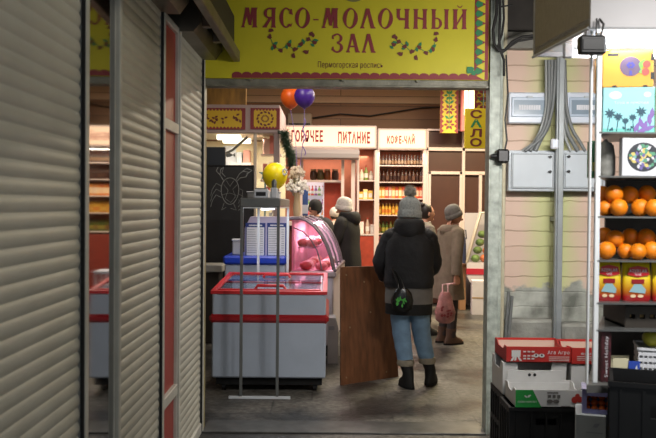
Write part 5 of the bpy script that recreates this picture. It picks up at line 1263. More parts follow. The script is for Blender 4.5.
b = B(); b.box(f0_.x, xr, 3.93, 3.95, zc0, zc1).build('back_sheet', mCan, t)
b = B(); b.tube([(n0.x, 3.3, zc0), (f0_.x, 3.95, zc0)], .008, 6).tube([(n0.x, 3.29, zc0), (xr, 3.29, zc0)], .008, 6).build('edge_trim', mWhite, t)
mTube = M('tube_glow', (246, 250, 255), .5, emit=9)
for y in (3.42, 3.72): b = B(); b.cyl((n0.x + .06, y, zc0 - .025), (2.5, y, zc0 - .025), .018, n=10); tb = b.build('tube_lamp', mTube, t); B().box(n0.x + .02, n0.x + .06, y - .02, y + .02, zc0 - .045, zc0 + .02, .004).build('lamp_holder', mPaper, tb)
# display rack
t = thing('display_rack', 'white fruit display rack with five thin shelves and twin corner posts', 'rack', (1.55, 3.5, 0))
mPost = M('post_white', (226, 230, 233), .4)
zb = Z(386, YS, 595)
for a, d, y in ((587.6, 591.2, YS - .03), (594, 600.4, YS)):
    x0, x1 = X(a, y), X(d, y); B().box(x0 + .006, x1, y, y + .02, zb + .012, zc0 - .005, .003).build('corner_post', mPost, t)
xl = X(598, YS) ; xr2 = 2.25
mShelf = M('shelf_steel', (104, 106, 106), .35, .4)
lv = {n: Z(py, YS, 630) for n, py in (('box', 132), ('orange_upper', 216.5), ('orange_lower', 260.5), ('tea', 303), ('low', 330))}
lv['orange_top'] = Z(176, YS, 630)
for n, zz in lv.items(): B().prism([(xl, YS, zz - .007), (xr2, YS, zz - .007), (xr2, YS + .42, zz - .007), (xl + .17, YS + .42, zz - .007)], (0, 0, .007)).build('shelf', mShelf, t)
B().prism([(X(586, YS), YS - .04, zb - .02), (xr2, YS - .04, zb - .02), (xr2, YS + .45, zb - .02), (X(586, YS) + .19, YS + .45, zb - .02)], (0, 0, .032)).build('base_shelf', M('base_shelf_grey', (96, 96, 94), .5, var=.2), t)
B().box(xl + .18, xr2, YS + .42, YS + .44, zb, lv['orange_top']).build('back_panel', M('rack_back', (66, 62, 58), .6, var=.3), t)
B().box(1.40, xr2, YS + .02, YS + .4, 0, zb - .02).build('base_cabinet', M('rack_base_dark', (34, 33, 32), .7), t)
for x in (1.75, 2.2): B().box(x, x + .02, YS, YS + .02, zb, zc0 - .005).build('inner_post', mPost, t)
# black transformer box hanging at the post top
x0, x1, z0, z1 = rect(578.5, 36, 605.5, 54.5, 3.24)
t = thing('black_control_box', 'black control box strapped to the top of the white posts', 'control box', ((x0 + x1) / 2, 3.25, z0)); B().box(x0, x1, 3.22, 3.27, z0, z1, .008).build('body', mBlk, t); B().box(x0 + .01, x1 - .01, 3.216, 3.22, z0 + .015, z1 - .015, .003).build('cover', M('black_cover', (28, 28, 30), .3), t)
b = B(); xm = x1 - .015; b.tube([(xm, 3.25, z1), (xm + .01, 3.25, z1 + .05), (xm, 3.27, zc0 + .03)], .005, 6); b.tube([(xm - .02, 3.25, z1), (xm - .015, 3.26, zc0 + .03)], .004, 6); b.build('hanging_wire', mBlk, t)

# ---- printed cartons on the top shelf
def pbox(name, label, cat, px0, px1, zlo, h, Y, dep, rz, mat):
    x0, x1 = X(px0, Y), X(px1, Y); w = x1 - x0
    t = thing(name, label, cat, (x0, Y, zlo), rz)
    L = w / math.cos(rz); B().box(0, L, 0, dep, 0, h, .003).build('carton', mat, t, world=False); return t, L, h
zsh = lv['box']
mTeal = M('teal_print', (150, 214, 222), .5); mTealG = M('teal_side', (64, 140, 90), .5)
hT = Z(84.5, YS, 630) - zsh; rzB = R(-9)
t, L, h = pbox('date_carton', 'pale teal fruit carton printed with palm trees on the rack top shelf', 'box', 601.5, 650, zsh, hT, YS + .09, .2, rzB, mTeal)
B().box(L, L + .004, .002, .198, .002, h - .002).build('green_side', mTealG, t, world=False)
b = B(); g = B(); wv = B(); pp = B(); rr = random.Random(4); o = Vector((0, 0, 0))
for (u, v, s, tl) in ((.14, .5, 1.0, -.05), (.30, .42, .8, -.03), (.44, .32, .6, .0), (.58, .40, .7, .02), (.74, .54, 1.0, -.06)):
    c = (u * L, v * h * .9); b.art(o, EX, EZ, stroke2([(c[0] + tl * L, .01), (c[0] + tl * L * .3, c[1] * .6), c], .0035), .001)
    for k in range(8): a = k * PI / 4 + .3; b.art(o, EX, EZ, [leaf2(c[0] + .012 * s * math.cos(a), c[1] + .010 * s * math.sin(a) - .002, .014 * s, .004, a)], .0015)
for i in range(10): u = rr.uniform(.06, .6); b.art(o, EX, EZ, [leaf2(u * L, rr.uniform(.015, .03), .006, .004, rr.uniform(0, 3))], .001)
pts = [(0, 0)] + [(L * f, .012 + .018 * abs(math.sin(f * 9)) + .006) for f in [i / 24 for i in range(25)]] + [(L, 0)]; g.art(o, EX, EZ, [[(0, 0), (L, 0), (L, .022), (0, .022)]], .0006)
for u, v, a in ((.66, .12, 1.2), (.74, .2, 1.9), (.82, .14, 1.4), (.9, .26, 1.7), (.95, .38, 1.5), (.78, .06, .3), (.9, .1, .4)): pp.art(o, EX, EZ, [leaf2(u * L, v * h * 1.15, .026, .010, a)], .002)
wv.art(o, EX, EZ, [disc2(.24 * L, .83 * h, .026, .017, 20), disc2(.86 * L, .84 * h, .015, .011, 16)], .0008)
b.art(o, EX, EZ, [disc2(.86 * L, .87 * h, .016, .008, 12)], .0012) if False else None
wv.text('Труд и природа', (.55 * L, 0, .67 * h), EX, EZ, .009, L * .66, .01, .001)
g.build('printed_ground', M('print_mint', (110, 200, 190), .5), t, world=False); b.build('printed_palm', M('print_palm', (28, 74, 92), .5), t, world=False); pp.build('printed_dates', M('print_purple', (124, 96, 168), .5), t, world=False); wv.build('printed_words', mPaper, t, world=False)
hO = Z(46, YS, 625) - Z(84.5, YS, 625)
t, L, h = pbox('fruit_carton', 'orange fruit carton with a dark round emblem stacked on the teal carton', 'box', 600.5, 648.5, zsh + hT, hO, YS + .09, .2, rzB, M('orange_print', (236, 168, 56), .55))
b = B(); b.art(o, EX, EZ, [disc2(.55 * L, .55 * h, .044, .042, 28)], .001); b.build('emblem_disc', M('emblem_plum', (104, 84, 116), .5), t, world=False)
b = B(); b.art(o, EX, EZ, [disc2(.55 * L + .012 * math.cos(a), .58 * h + .009 * math.sin(a), .006, n=10) for a in [k * PI / 3 for k in range(6)]] + [[(.52 * L, .32 * h), (.58 * L, .32 * h), (.57 * L, .44 * h), (.53 * L, .44 * h)]], .002); b.build('emblem_fruit', M('emblem_blue', (70, 70, 170), .5), t, world=False)
b = B(); b.art(o, EX, EZ, [leaf2(.78 * L, .62 * h, .024, .014, 1.2), leaf2(.80 * L, .42 * h, .02, .012, .3)], .0015); b.build('printed_leaf', M('print_leaf', (120, 190, 80), .5), t, world=False)
b = B(); b.art(o, EX, EZ, [disc2(.86 * L, .6 * h, .016, n=14), disc2(.84 * L, .40 * h, .016, n=14)], .002); b.build('printed_apple', M('print_apple', (196, 80, 70), .5), t, world=False)
b = B(); b.art(o, EX, EZ, [[(.10 * L, .83 * h), (.32 * L, .83 * h), (.32 * L, .91 * h), (.10 * L, .91 * h)]], .001); b.art(o, EX, EZ, [[(a * L - .01, 0), (a * L + .01, 0), (a * L + .008, .008), (a * L - .008, .008)] for a in (.24, .84)] + [[(L - .012, v * h), (L, v * h), (L, v * h + .03), (L - .012, v * h + .03)] for v in (.2, .7)], .001); b.build('hand_holes', mBlk, t, world=False)
b = B(); b.box(L, L + .004, .004, .196, h * .15, h * .4).box(L, L + .004, .004, .196, h * .55, h * .82); b.build('side_slot', mBlk, t, world=False)
# candy carton and grey bag on the next shelf
zo = lv['orange_top']
x0, x1, z0, z1 = rect(622, 138, 660, 174.5, YS + .02)
t = thing('candy_tray', 'white framed picture box of coloured sweets above the upper oranges', 'box', ((x0 + x1) / 2, YS + .03, zo)); B().box(x0, x1, YS + .02, YS + .06, zo, z1, .003).build('carton', mPaper, t)
cx_, cz_ = (x0 + x1) / 2 + .01, (zo + z1) / 2; b = B(); b.art((cx_, YS + .02, cz_), EX, EZ, [disc2(0, 0, (x1 - x0) * .43, (z1 - zo) * .38, 28)], .001); b.build('picture_ground', M('candy_dark', (54, 58, 66), .4), t)
rr = random.Random(18); cs2 = [(120, 170, 160), (206, 206, 214), (110, 100, 160), (210, 190, 110), (90, 150, 120)]
for i, c in enumerate(cs2):
    b = B(); b.art((cx_, YS + .02, cz_), EX, EZ, [leaf2(q * (x1 - x0) * .36 * math.cos(a), q * (z1 - zo) * .3 * math.sin(a), rr.uniform(.008, .013), rr.uniform(.005, .009), rr.uniform(0, 3)) for q, a in [(rr.random() ** .6, rr.uniform(0, 6.3)) for _ in range(12)]], .0015 + i * .0003); b.build('printed_sweet', M(f'candy_{i}', c, .4), t)
x0, x1, z0, z1 = rect(601, 134, 621, 175, YS + .1)
t = thing('grey_sack', 'translucent grey plastic sack beside the box of sweets', 'bag', ((x0 + x1) / 2, YS + .16, zo)); b = B()
b.loft([[Vector(((x0 + x1) / 2 + w * (x1 - x0) / 2 * math.cos(a), YS + .17 + .05 * w * math.sin(a), zo + f * (z1 - zo - .03))) for a in [2 * PI * j / 18 for j in range(18)]] for f, w in ((0, .8), (.1, 1), (.6, .98), (.9, .8), (1, .5))]); b.build('sack', M('grey_film', (156, 156, 150), .35, var=.4, vs=16, bump=.5, bs=20), t)
b = B(); b.tube([((x0 + x1) / 2, YS + .17, zo + z1 - zo - .045), ((x0 + x1) / 2, YS + .17, z1 - .018)], [.02, .008], 8); b.build('knot', M('film_knot', (140, 140, 136), .4), t)
x0, x1, z0, z1 = rect(598.5, 140, 602.5, 174, YS + .2)
t = thing('green_carton', 'thin green printed carton behind the grey sack by the corner post', 'box', ((x0 + x1) / 2, YS + .24, zo)); B().box(x0 - .02, x1, YS + .24, YS + .3, zo, z1, .003).build('carton', M('green_carton_print', (84, 150, 110), .5), t); b = B(); b.art(((x0 + x1) / 2 - .01, YS + .24, zo + .05), EX, EZ, [[(-.012, -.02), (.012, -.02), (.012, .02), (-.012, .02)]], .001); b.build('label', M('pale_label', (206, 210, 120), .5), t)
# white plastic crumpled bag showing over the upper oranges
x0, x1, z0, z1 = rect(607, 175, 641, 190, YS + .3)
t = thing('clear_bag', 'crumpled clear plastic bag lying behind the upper oranges', 'bag', ((x0 + x1) / 2, YS + .34, lv['orange_upper'])); b = B()
b.ell(((x0 + x1) / 2, YS + .33, lv['orange_upper'] + .065), ((x1 - x0) / 2, .06, .065), 24, 14, fn=lambda p, d: p * (1 + .14 * noise.noise(d * 4))); b.build('film', M('crumpled_film', (176, 178, 176), .25, bump=.5, bs=14), t)

# ---- oranges
mOr = M('orange_peel', (232, 130, 14), .42, var=.12, vs=9, bump=.15, bs=260); mNav = M('orange_navel', (110, 90, 40), .7)
def orange_mesh(s):
    rr = random.Random(s)
    t = bpy.data.objects.new('orange', None); t.empty_display_size = .03; C.objects.link(t)
    b = B(); r = .0385; b.ell((0, 0, 0), (r, r, r * .95), 20, 14, fn=lambda p, d: p * (1 - .06 * max(0, d.z - .9) * 10 * .5) * (1 + .02 * noise.noise(d * 1.5 + Vector((s, 0, 0)))))
    b.build('peel', mOr, t, world=False); b = B(); b.cyl((0, 0, r * .90), (0, 0, r * .945), .004, .003, 8); b.build('stem_scar', mNav, t, world=False)
    return t
proto = orange_mesh(1)
def oranges(lst, zsh, where, grp):
    global proto
    P = []
    for px, py, s in lst: P.append([W(px, py, YS + .045), .0385 * s])
    # bottom row sits on the shelf; upper ones behind and above
    for p, r in P:
        if p.z - zsh < .055: p.z = zsh + r * .96
        else: p.y += .03
    for it in range(60):
        for i in range(len(P)):
            for j in range(i):
                d = P[i][0] - P[j][0]; m = (P[i][1] + P[j][1]) * 1.0; g = d.length
                if g < m:
                    need = math.sqrt(max(0, m * m - d.x * d.x - d.z * d.z)) - abs(d.y); s = 1 if d.y > 0 or (d.y == 0 and P[i][0].z > P[j][0].z) else -1
                    P[i][0].y += s * need * .3; P[j][0].y -= s * need * .3
    my = min(p.y - r for p, r in P)
    for k, (p, r) in enumerate(P):
        y_ = p.y; p.y += YS + .012 - my; p.x *= p.y / (YS + .045); low = p.z - zsh < .055
        if k == 0 and where == 'upper': o = proto
        else: o = dup(proto, None)
        o.location = p; o.rotation_euler = (rng.uniform(-1.2, 1.2), rng.uniform(-1.2, 1.2), rng.uniform(0, 6)); o.scale = (r / .0385,) * 3
        q = sorted([i for i, (a, _) in enumerate(P) if (a.z - zsh < .055) == low], key=lambda i: P[i][0].x).index(k)
        o_ = ['first', 'second', 'third', 'fourth', 'fifth', 'sixth'][q]
        tag(o, f'{o_} orange from the white post in the {"bottom" if low else "top"} layer on the {where} orange shelf', 'orange', grp)
rng = random.Random(77)
oranges([(603, 193.5, .95), (614, 194, 1.02), (629, 194.5, 1.06), (605, 207, .92), (619, 207, .98), (640, 206, 1.02), (654, 206, 1.0), (647, 193, .0 + .96)], lv['orange_upper'], 'upper', 'oranges on the upper shelf')
oranges([(604, 237, 1.0), (615, 239.5, 1.02), (630, 238, 1.0), (646, 238.6, 1.05), (606.5, 250, 1.02), (625.6, 251, .9), (638, 251, .95), (652, 250, 1.02)], lv['orange_lower'], 'lower', 'oranges on the lower shelf')
# ---- tea packets
def tea(px0, px1, py0, py1, label, first):
    z = lv['tea']; x0, x1 = X(px0, YS + .03), X(px1, YS + .03); w = x1 - x0; zt = Z(py0, YS + .03, 625); h = zt - z; cx = (x0 + x1) / 2
    t = thing('tea_packet', label, 'tea packet', (cx, YS + .05, z), R(-3)); Yf = 0
    b = B(); b.loft([[Vector((w / 2 * f * math.copysign(abs(math.cos(a)) ** .35, math.cos(a)), .03 * g * math.copysign(abs(math.sin(a)) ** .5, math.sin(a)) + .03, zz * h)) for a in [2 * PI * j / 24 for j in range(24)]] for zz, f, g in ((0, .94, .7), (.08, 1, 1), (.55, .98, 1), (.85, .95, .5), (.93, .96, .12), (1, .96, .1))])
    m = bpy.data.materials.get('tea_wrap')
    if not m:
        m = M('tea_wrap', (220, 190, 40), .3); nt = m.node_tree; tc = nt.nodes.new('ShaderNodeTexCoord'); sp = nt.nodes.new('ShaderNodeSeparateXYZ'); cr = nt.nodes.new('ShaderNodeValToRGB'); nt.links.new(tc.outputs['Generated'], sp.inputs[0]); nt.links.new(sp.outputs['Z'], cr.inputs[0]); nt.links.new(cr.outputs[0], nt.nodes['Principled BSDF'].inputs['Base Color'])
        cr.color_ramp.elements[0].color = lin((170, 24, 30)); cr.color_ramp.elements[0].position = .12; cr.color_ramp.elements[1].color = lin((226, 200, 30)); cr.color_ramp.elements[1].position = .62
    b.build('packet', m, t, world=False); o = Vector((0, -.001, h * .0)); b = B()
    b.art(o, EX, EZ, [[(-w * .36, h * .66), (-w * .30, h * .83), (0, h * .88), (w * .33, h * .83), (w * .40, h * .66), (0, h * .6)]], .0015); b.build('printed_banner', M('tea_red', (186, 26, 34), .4), t, world=False)
    b = B(); b.text('AZERLAR', (0, -.001, h * .755), EX, EZ, h * .075, w * .62, .02, .0025); b.text('ЧАЙ', (0, -.001, h * .665), EX, EZ, h * .055, w * .2, .01, .0025); b.build('lettering', mPaper, t, world=False)
    b = B(); b.art(o, EX, EZ, [[(-w * .22, h * .44), (w * .22, h * .44), (w * .22, h * .55), (-w * .22, h * .55)]], .0018); b.build('printed_plate', M('tea_plate', (140, 24, 28), .4), t, world=False)
    b = B(); b.art(o, EX, EZ, [[(-w * .3, h * .24), (w * .25, h * .2), (w * .28, h * .30), (w * .12, h * .43), (-w * .12, h * .43)]], .0018); b.build('printed_glass', M('tea_pic', (140, 176, 186), .4), t, world=False)
    b = B(); b.art(o, EX, EZ, [disc2(-w * .16, h * .14, w * .1, h * .04), disc2(w * .1, h * .14, w * .1, h * .04)], .0018); b.build('printed_saucer', M('tea_pic_pale', (222, 196, 160), .4), t, world=False)
tea(598.5, 625, 260, 303, 'red and yellow tea packet next to the white post', True)
tea(626.5, 655, 261, 303, 'red and yellow tea packet second from the white post', False)
tea(656.5, 684, 263, 303, 'tea packet at the photo edge right of the other two packets', False)
# dark slotted crate below the tea
z = lv['low']; x0, x1 = X(600, YS + .06) + .115, X(668, YS + .06) + .1
t = thing('slotted_crate', 'dark slotted crate on the shelf below the tea packets', 'crate', ((x0 + x1) / 2, YS + .06, z)); h = lv['tea'] - .02 - z; mCr = M('crate_brown', (52, 46, 40), .6, var=.3)
b = B()
for a, d in ((0, .42), (.62, 1)): b.box(x0, x1, YS + .06, YS + .075, z + h * a, z + h * d)
nS = 6
for i in range(nS + 1): xx = x0 + (x1 - x0 - .02) * i / nS; b.box(xx, xx + .02, YS + .06, YS + .075, z + h * .42, z + h * .62)
b.build('front', mCr, t); B().box(x0, x1, YS + .30, YS + .315, z, z + h).box(x0, x0 + .012, YS + .075, YS + .3, z, z + h).box(x1 - .012, x1, YS + .075, YS + .3, z, z + h).box(x0, x1, YS + .075, YS + .3, z, z + .01).build('sides', mCr, t)
mCL = M('crate_liner', (170, 140, 90), .7)
for a in (634, 648, 660): B().box(X(a, YS), X(a + 6, YS), YS + .08, YS + .1, z + h * .46, z + h * .6).build('pale_liner', mCL, t)

# ---- things on the base shelf
zB = zb + .012
x0, x1, z0, z1 = rect(600.5, 331, 611.5, 388, YS + .02)
t = thing('floral_gift_box', 'tall black and burgundy box with white script beside the white post', 'box', ((x0 + x1) / 2, YS + .05, zB)); B().box(x0, x1, YS + .02, YS + .1, zB, z1, .002).build('carton', M('burgundy_floral', (72, 30, 36), .5, var=.8, vs=45), t)
b = B(); b.text('Sweet Holiday', ((x0 + x1) / 2, YS + .02, (zB + z1) / 2), EZ, -EX, .014, (z1 - zB) * .8, .0, .0015); b.build('lettering', mPaper, t)
x0, x1, z0, z1 = rect(612.5, 358.5, 640, 382, YS + .0)
t = thing('juice_carton_tray', 'cream and blue cut-out cardboard tray on the base shelf', 'tray', ((x0 + x1) / 2, YS, zB))
xm = x0 + (x1 - x0) * .58; b = B(); hh = z1 - zB
pts = [(x0, YS, zB), (x0 + .015, YS, zB)] + [((x0 + xm) / 2 + .035 * math.cos(a), YS, zB + hh * .35 + .035 * math.sin(a)) for a in [PI - PI * i / 10 for i in range(11)]] + [(xm - .01, YS, zB), (xm, YS, zB), (xm, YS, z1), (x0, YS, z1)]
b.prism(pts, (0, .004, 0)); b.box(x0, x1, YS + .12, YS + .124, zB, z1 - .01).box(x0, x1, YS, YS + .12, zB, zB + .004); b.build('tray_body', M('cream_card', (206, 200, 170), .7), t)
B().box(xm, x1, YS - .002, YS + .004, zB + .01, z1 - .012).build('blue_panel', M('card_blue', (44, 74, 170), .5), t)
b = B(); b.art(((xm + x1) / 2, YS - .002, (zB + z1) / 2), EX, EZ, [leaf2(0, 0, .02, .006, .6), leaf2(.008, .012, .014, .004, 1.4)], .001); b.build('printed_mark', mPaper, t)
# white basket with one apple
p0, p1 = W(638, 376, YS + .05), W(674, 348, YS + .05); w = p1.x - p0.x; hh = p1.z - zB; z1 = p1.z
t = thing('white_basket', 'white plastic slatted basket carrying a yellow apple', 'basket', (p0.x, YS + .05, zB), R(-16)); b = B()
B().box(0, w, 0, .2, 0, .006).build('bottom', mPaper, t, world=False)
for k in range(5): zz = hh * (.05 + .18 * k); b.box(0, w, 0, .004, zz, zz + hh * .11).box(0, .004, 0, .2, zz, zz + hh * .11).box(w - .004, w, 0, .2, zz, zz + hh * .11).box(0, w, .196, .2, zz, zz + hh * .11)
for k in range(9): xx = (w - .005) * k / 8; b.box(xx, xx + .005, -.001, .005, 0, hh)
b.build('slat_walls', mPaper, t, world=False); b = B(); b.box(-.005, w + .005, -.006, .004, hh - .01, hh).box(-.005, .004, -.006, .206, hh - .01, hh).box(w - .004, w + .005, 0, .206, hh - .01, hh).box(0, w, .196, .206, hh - .01, hh); b.build('rim', mPaper, t, world=False)
B().box(.005, w - .005, .005, .195, hh - .012, hh - .006).build('inner_lid', M('basket_liner', (170, 172, 176), .5), t, world=False); y0 = YS + .05
def apple(c, label, grp=None):
    t = thing('apple', label, 'apple', c, 0, grp); b = B(); r = .042
    b.ell((0, 0, r * .9), (r, r, r * .92), 20, 14, fn=lambda p, d: Vector((p.x * (1 - .1 * max(0, -d.z)), p.y * (1 - .1 * max(0, -d.z)), p.z * (1 - .28 * max(0, d.z - .75) * 4 * .5)))); b.build('fruit', M('apple_' + label[:6], (176, 172, 52), .35, var=.2, vs=8), t, world=False)
    b = B(); b.tube([(0, 0, r * 1.5), (.002, 0, r * 1.75), (.008, 0, r * 2.0)], .0022, 6); b.build('stalk', mWoodD, t, world=False)
ap = W(652, 342, y0 + .06); apple((ap.x, y0 + .06, z1 - .006), 'yellow green apple lying on top of the white basket')

# ------------------------------------------------------------------ crates and fruit trays on the floor
def crate(x0, x1, y0, y1, z0, z1, label, m=None, nm='plastic_crate', slots=True, th=.012, grp=None, rz=0):
    t = thing(nm, label, 'crate', (x0, y0, z0), rz, grp); m = m or mBlk; h = z1 - z0; x1 -= x0; y1 -= y0; z1 -= z0; x0 = y0 = z0 = 0
    B().box(x0, x1, y0, y1, z0, z0 + .012).build('bottom', m, t, world=False)
    def wall(hor, a0, a1, c0, c1, nmw):
        b = B(); L = a1 - a0; s0, s1 = a0 + L * .36, a0 + L * .64; zs0, zs1 = z0 + h * .62, z0 + h * .76
        def bx(u0, u1, w0, w1): b.box(u0, u1, c0, c1, w0, w1) if hor else b.box(c0, c1, u0, u1, w0, w1)
        bx(a0, a1, z0, zs0); bx(a0, a1, zs1, z1); bx(a0, s0, zs0, zs1); bx(s1, a1, zs0, zs1)
        for k in range(5): uu = a0 + L * (k + .5) / 5; (b.box(uu - .005, uu + .005, c0 - .006, c1, z0, z1 - .03) if hor else b.box(c0 - .006, c1, uu - .005, uu + .005, z0, z1 - .03)) if nmw in ('front_wall', 'left_wall') else None
        if nmw in ('front_wall',): b.box(a0 - .006, a1 + .006, c0 - .01, c1, z1 - .018, z1)
        b.build(nmw, m, t, world=False)
    wall(True, x0, x1, y0, y0 + th, 'front_wall'); wall(True, x0, x1, y1 - th, y1, 'back_wall'); wall(False, y0 + th, y1 - th, x0, x0 + th, 'left_wall'); wall(False, y0 + th, y1 - th, x1 - th, x1, 'right_wall')
    return t
def tray(x0, x1, y0, y1, z0, h, label, mout, min_, notch=True, endraise=.0, nm='fruit_tray'):
    """shallow cardboard tray: two low long sides with a scooped rim, folded corners"""
    t = thing(nm, label, 'tray', ((x0 + x1) / 2, (y0 + y1) / 2, z0)); th = .005
    B().box(x0, x1, y0, y1, z0, z0 + .005).build('bottom', min_, t)
    def front(y, nmw, m, nt):
        w = x1 - x0; pts = [(x0, y, z0), (x1, y, z0), (x1, y, z0 + h)]
        if nt: pts += [(x1 - w * .22, y, z0 + h), (x1 - w * .26, y, z0 + h * .55), (x0 + w * .26, y, z0 + h * .55), (x0 + w * .22, y, z0 + h)]
        pts += [(x0, y, z0 + h)]; b = B(); b.prism(pts, (0, th, 0)); return b.build(nmw, m, t)
    fr = front(y0, 'front_side', mout, notch); front(y1 - th, 'back_side', mout, False)
    for x, n in ((x0, 'left_side'), (x1 - th, 'right_side')):
        b = B(); b.prism([(x, y0 + th, z0), (x, y1 - th, z0), (x, y1 - th, z0 + h), (x, y1 - .06, z0 + h), (x, y1 - .09, z0 + h * .72), (x, y0 + .09, z0 + h * .72), (x, y0 + .06, z0 + h), (x, y0 + th, z0 + h)], (th, 0, 0)); b.build(n, mout, t)
    b = B(); b.box(x0 + th, x1 - th, y1 - th - .003, y1 - th, z0 + .005, z0 + h - .014); b.build('inner_face', min_, t)
    return t, fr
mCard = M('white_card', (206, 206, 204), .7, var=.06); mRedC = M('red_card', (176, 40, 34), .6, var=.05); mGreenC = M('green_card', (30, 140, 58), .6); mKraft = M('kraft_card', (200, 176, 160), .75)
# stack A (behind): black crates, white tray, red trays
yA0, yA1 = 4.58, 4.88
xA0, xA1 = X(505, yA0), X(568.5, yA0); zA = Z(395, yA0, 535); zA1 = Z(362.5, yA0, 535)
h3 = (zA - .0) / 3
for i in range(3): crate(xA0 + .0, xA1 + .03, yA0 + .01, yA1 + .04, h3 * i, h3 * (i + 1) - .002, ['black plastic crate at the bottom of the stack under the white tray', 'black plastic crate in the middle of the stack under the white tray', 'black plastic crate directly under the white tray'][i], grp='black crates under the white tray')
t, fr = tray(xA0, xA1, yA0, yA1, zA, zA1 - zA, 'tall plain white cardboard tray under the red tray', mCard, mCard)
zR = Z(367, yA0, 540); hR = .092; xR0, xR1 = X(508, yA0), X(572.3, yA0)
t, fr = tray(xR0, xR1, yA0 - .008, yA1 + .01, zA1, hR, 'red fruit tray with white lettering on the white tray', mRedC, mKraft, notch=False)
b = B(); oc = Vector(((xR0 + xR1) / 2, yA0 - .008, zA1 + hR / 2)); w = xR1 - xR0
b.text('Ага Агро', oc + Vector((w * .31, 0, hR * .16)), EX, EZ, .020, w * .34, .015, .002)
b.art(oc, EX, EZ, [[(w * .16, -hR * y), (w * .48, -hR * y), (w * .48, -hR * y + .003), (w * .16, -hR * y + .003)] for y in (.14, .26, .36)], .002)
b.art(oc, EX, EZ, [[(-w * .42, -.012), (-w * .28, -.012), (-w * .28, .026), (-w * .42, .026)], [(-w * .44, -.036), (-w * .40, -.036), (-w * .37, -.012), (-w * .40, -.012)], [(-w * .33, -.012), (-w * .30, -.012), (-w * .255, -.036), (-w * .29, -.036)], [(-w * .38, -.034), (-w * .35, -.034), (-w * .34, -.012), (-w * .37, -.012)]] + [disc2(-w * .04, -.004, .016, .011), disc2(w * .05, -.004, .016, .011)] + [[(-w * .24 + i * .024, y), (-w * .24 + i * .024 + .016, y), (-w * .24 + i * .024 + .016, y + .008), (-w * .24 + i * .024, y + .008)] for i in range(3) for y in (.014, -.010, -.026)], .002)
b.build('printed_words', mCard, fr)
b = B(); b.art(oc, EX, EZ, [disc2(-w * .04, -.002, .006), disc2(w * .05, -.002, .006)], .003); b.build('printed_dots', mBlk, fr)
x0 = xR1 + .008; xe = x0 + w
t, fr = tray(x0 + .0, xe, yA0 - .0, yA1 + .0, zA, zA1 - zA - .01, 'white cardboard tray right of the tall white tray, behind the posts', mCard, mCard)
for i in range(3): crate(x0 + .02, xe, yA0 + .01, yA1 + .04, h3 * i, h3 * (i + 1) - .002, ['black plastic crate at the bottom of the right hand stack', 'black plastic crate in the middle of the right hand stack', 'black plastic crate at the top of the right hand stack under the second white tray'][i], grp='black crates of the right hand stack')
t, fr = tray(x0, xe, yA0 - .004, yA1 + .004, zA1 - .01, hR + .005, 'second red fruit tray, right of the lettered one behind the posts', mRedC, mKraft, notch=False)
b = B(); oc = Vector((x0 + .06, yA0 - .004, zA1 + hR / 2)); b.text('equa', oc + Vector((.03, 0, hR * .12)), EX, EZ, .018, .075, .01, .002); b.art(oc, EX, EZ, [[(-.03, -y), (.12, -y), (.12, -y + .003), (-.03, -y + .003)] for y in (.01, .02, .03)], .002); b.build('printed_words', mCard, fr)
# stack B (front): black crates and the green and white tray
yB0, yB1 = 4.30, 4.55
xB0, xB1 = X(518, yB0), X(587, yB0); zG = Z(407.5, yB0, 550); hG = Z(390, yB0, 550) - zG
hB_ = zG / 2
for i in range(2): crate(xB0 - .03, xB1, yB0 + .01, yB1 + .0, hB_ * i, hB_ * (i + 1) - .002, ['black plastic crate on the floor at the front of the tray stacks', 'black plastic crate directly under the green and white tray'][i], grp='black crates under the green tray')
t, fr = tray(xB0, xB1, yB0, yB1, zG, hG, 'white fruit tray with a green corner and printed tomatoes', mCard, mCard, notch=False)
b = B(); b.box(xB0 + .01, xB1 - .05, yB1 - .006, yB1, zG + hG * .8, zG + hG + .055); bk_ = b.build('raised_back', mCard, t)
w = xB1 - xB0; oc = Vector(((xB0 + xB1) / 2, yB0, zG + hG / 2)); hh = hG / 2
b = B(); b.art(oc, EX, EZ, [[(-w / 2, -hh), (-w * .12, -hh), (-w * .25, hh), (-w / 2, hh)]], .0015); b.build('green_field', mGreenC, fr)
b = B(); b.text('GREEN HARVEST', oc + Vector((-w * .33, 0, -hh * .35)), EX, EZ, .009, w * .28, .01, .003); b.art(oc, EX, EZ, [leaf2(-w * .33 - .008, hh * .25, .011, .005, 2.6), leaf2(-w * .33 + .01, hh * .3, .013, .006, .6)], .003); b.build('white_print', mCard, fr)
b = B(); b.art(oc, EX, EZ, [[(-w * .04, hh * .6), (w * .12, hh * .6), (w * .12, hh * .75), (-w * .04, hh * .75)], [(w * .16, -hh * .9), (w * .3, -hh * .9), (w * .3, -hh * .8), (w * .16, -hh * .8)]] + [[(-w * .03 + i * .025, hh * .1), (-w * .03 + i * .025 + .017, hh * .1), (-w * .03 + i * .025 + .017, hh * .45), (-w * .03 + i * .025, hh * .45)] for i in range(3)] + [disc2(0, -hh * .3, .017, .011), disc2(w * .09, -hh * .3, .017, .011)], .0015); b.build('grey_print', M('print_grey', (96, 92, 88), .6), fr)
b = B(); b.art(oc, EX, EZ, [disc2(w * .36, -hh * .1, .018), disc2(w * .43, -hh * .05, .017), disc2(w * .40, hh * .35, .013)], .002); b.build('printed_tomato', M('print_tomato', (176, 50, 40), .5), fr)
b = B(); b.art((oc.x - .02, yB1 - .006, zG + hG + .03), EX, EZ, [disc2(-.03, 0, .009, n=10), disc2(.0, 0, .009, n=10)], .0015); b.build('vent_hole', mBlk, t)
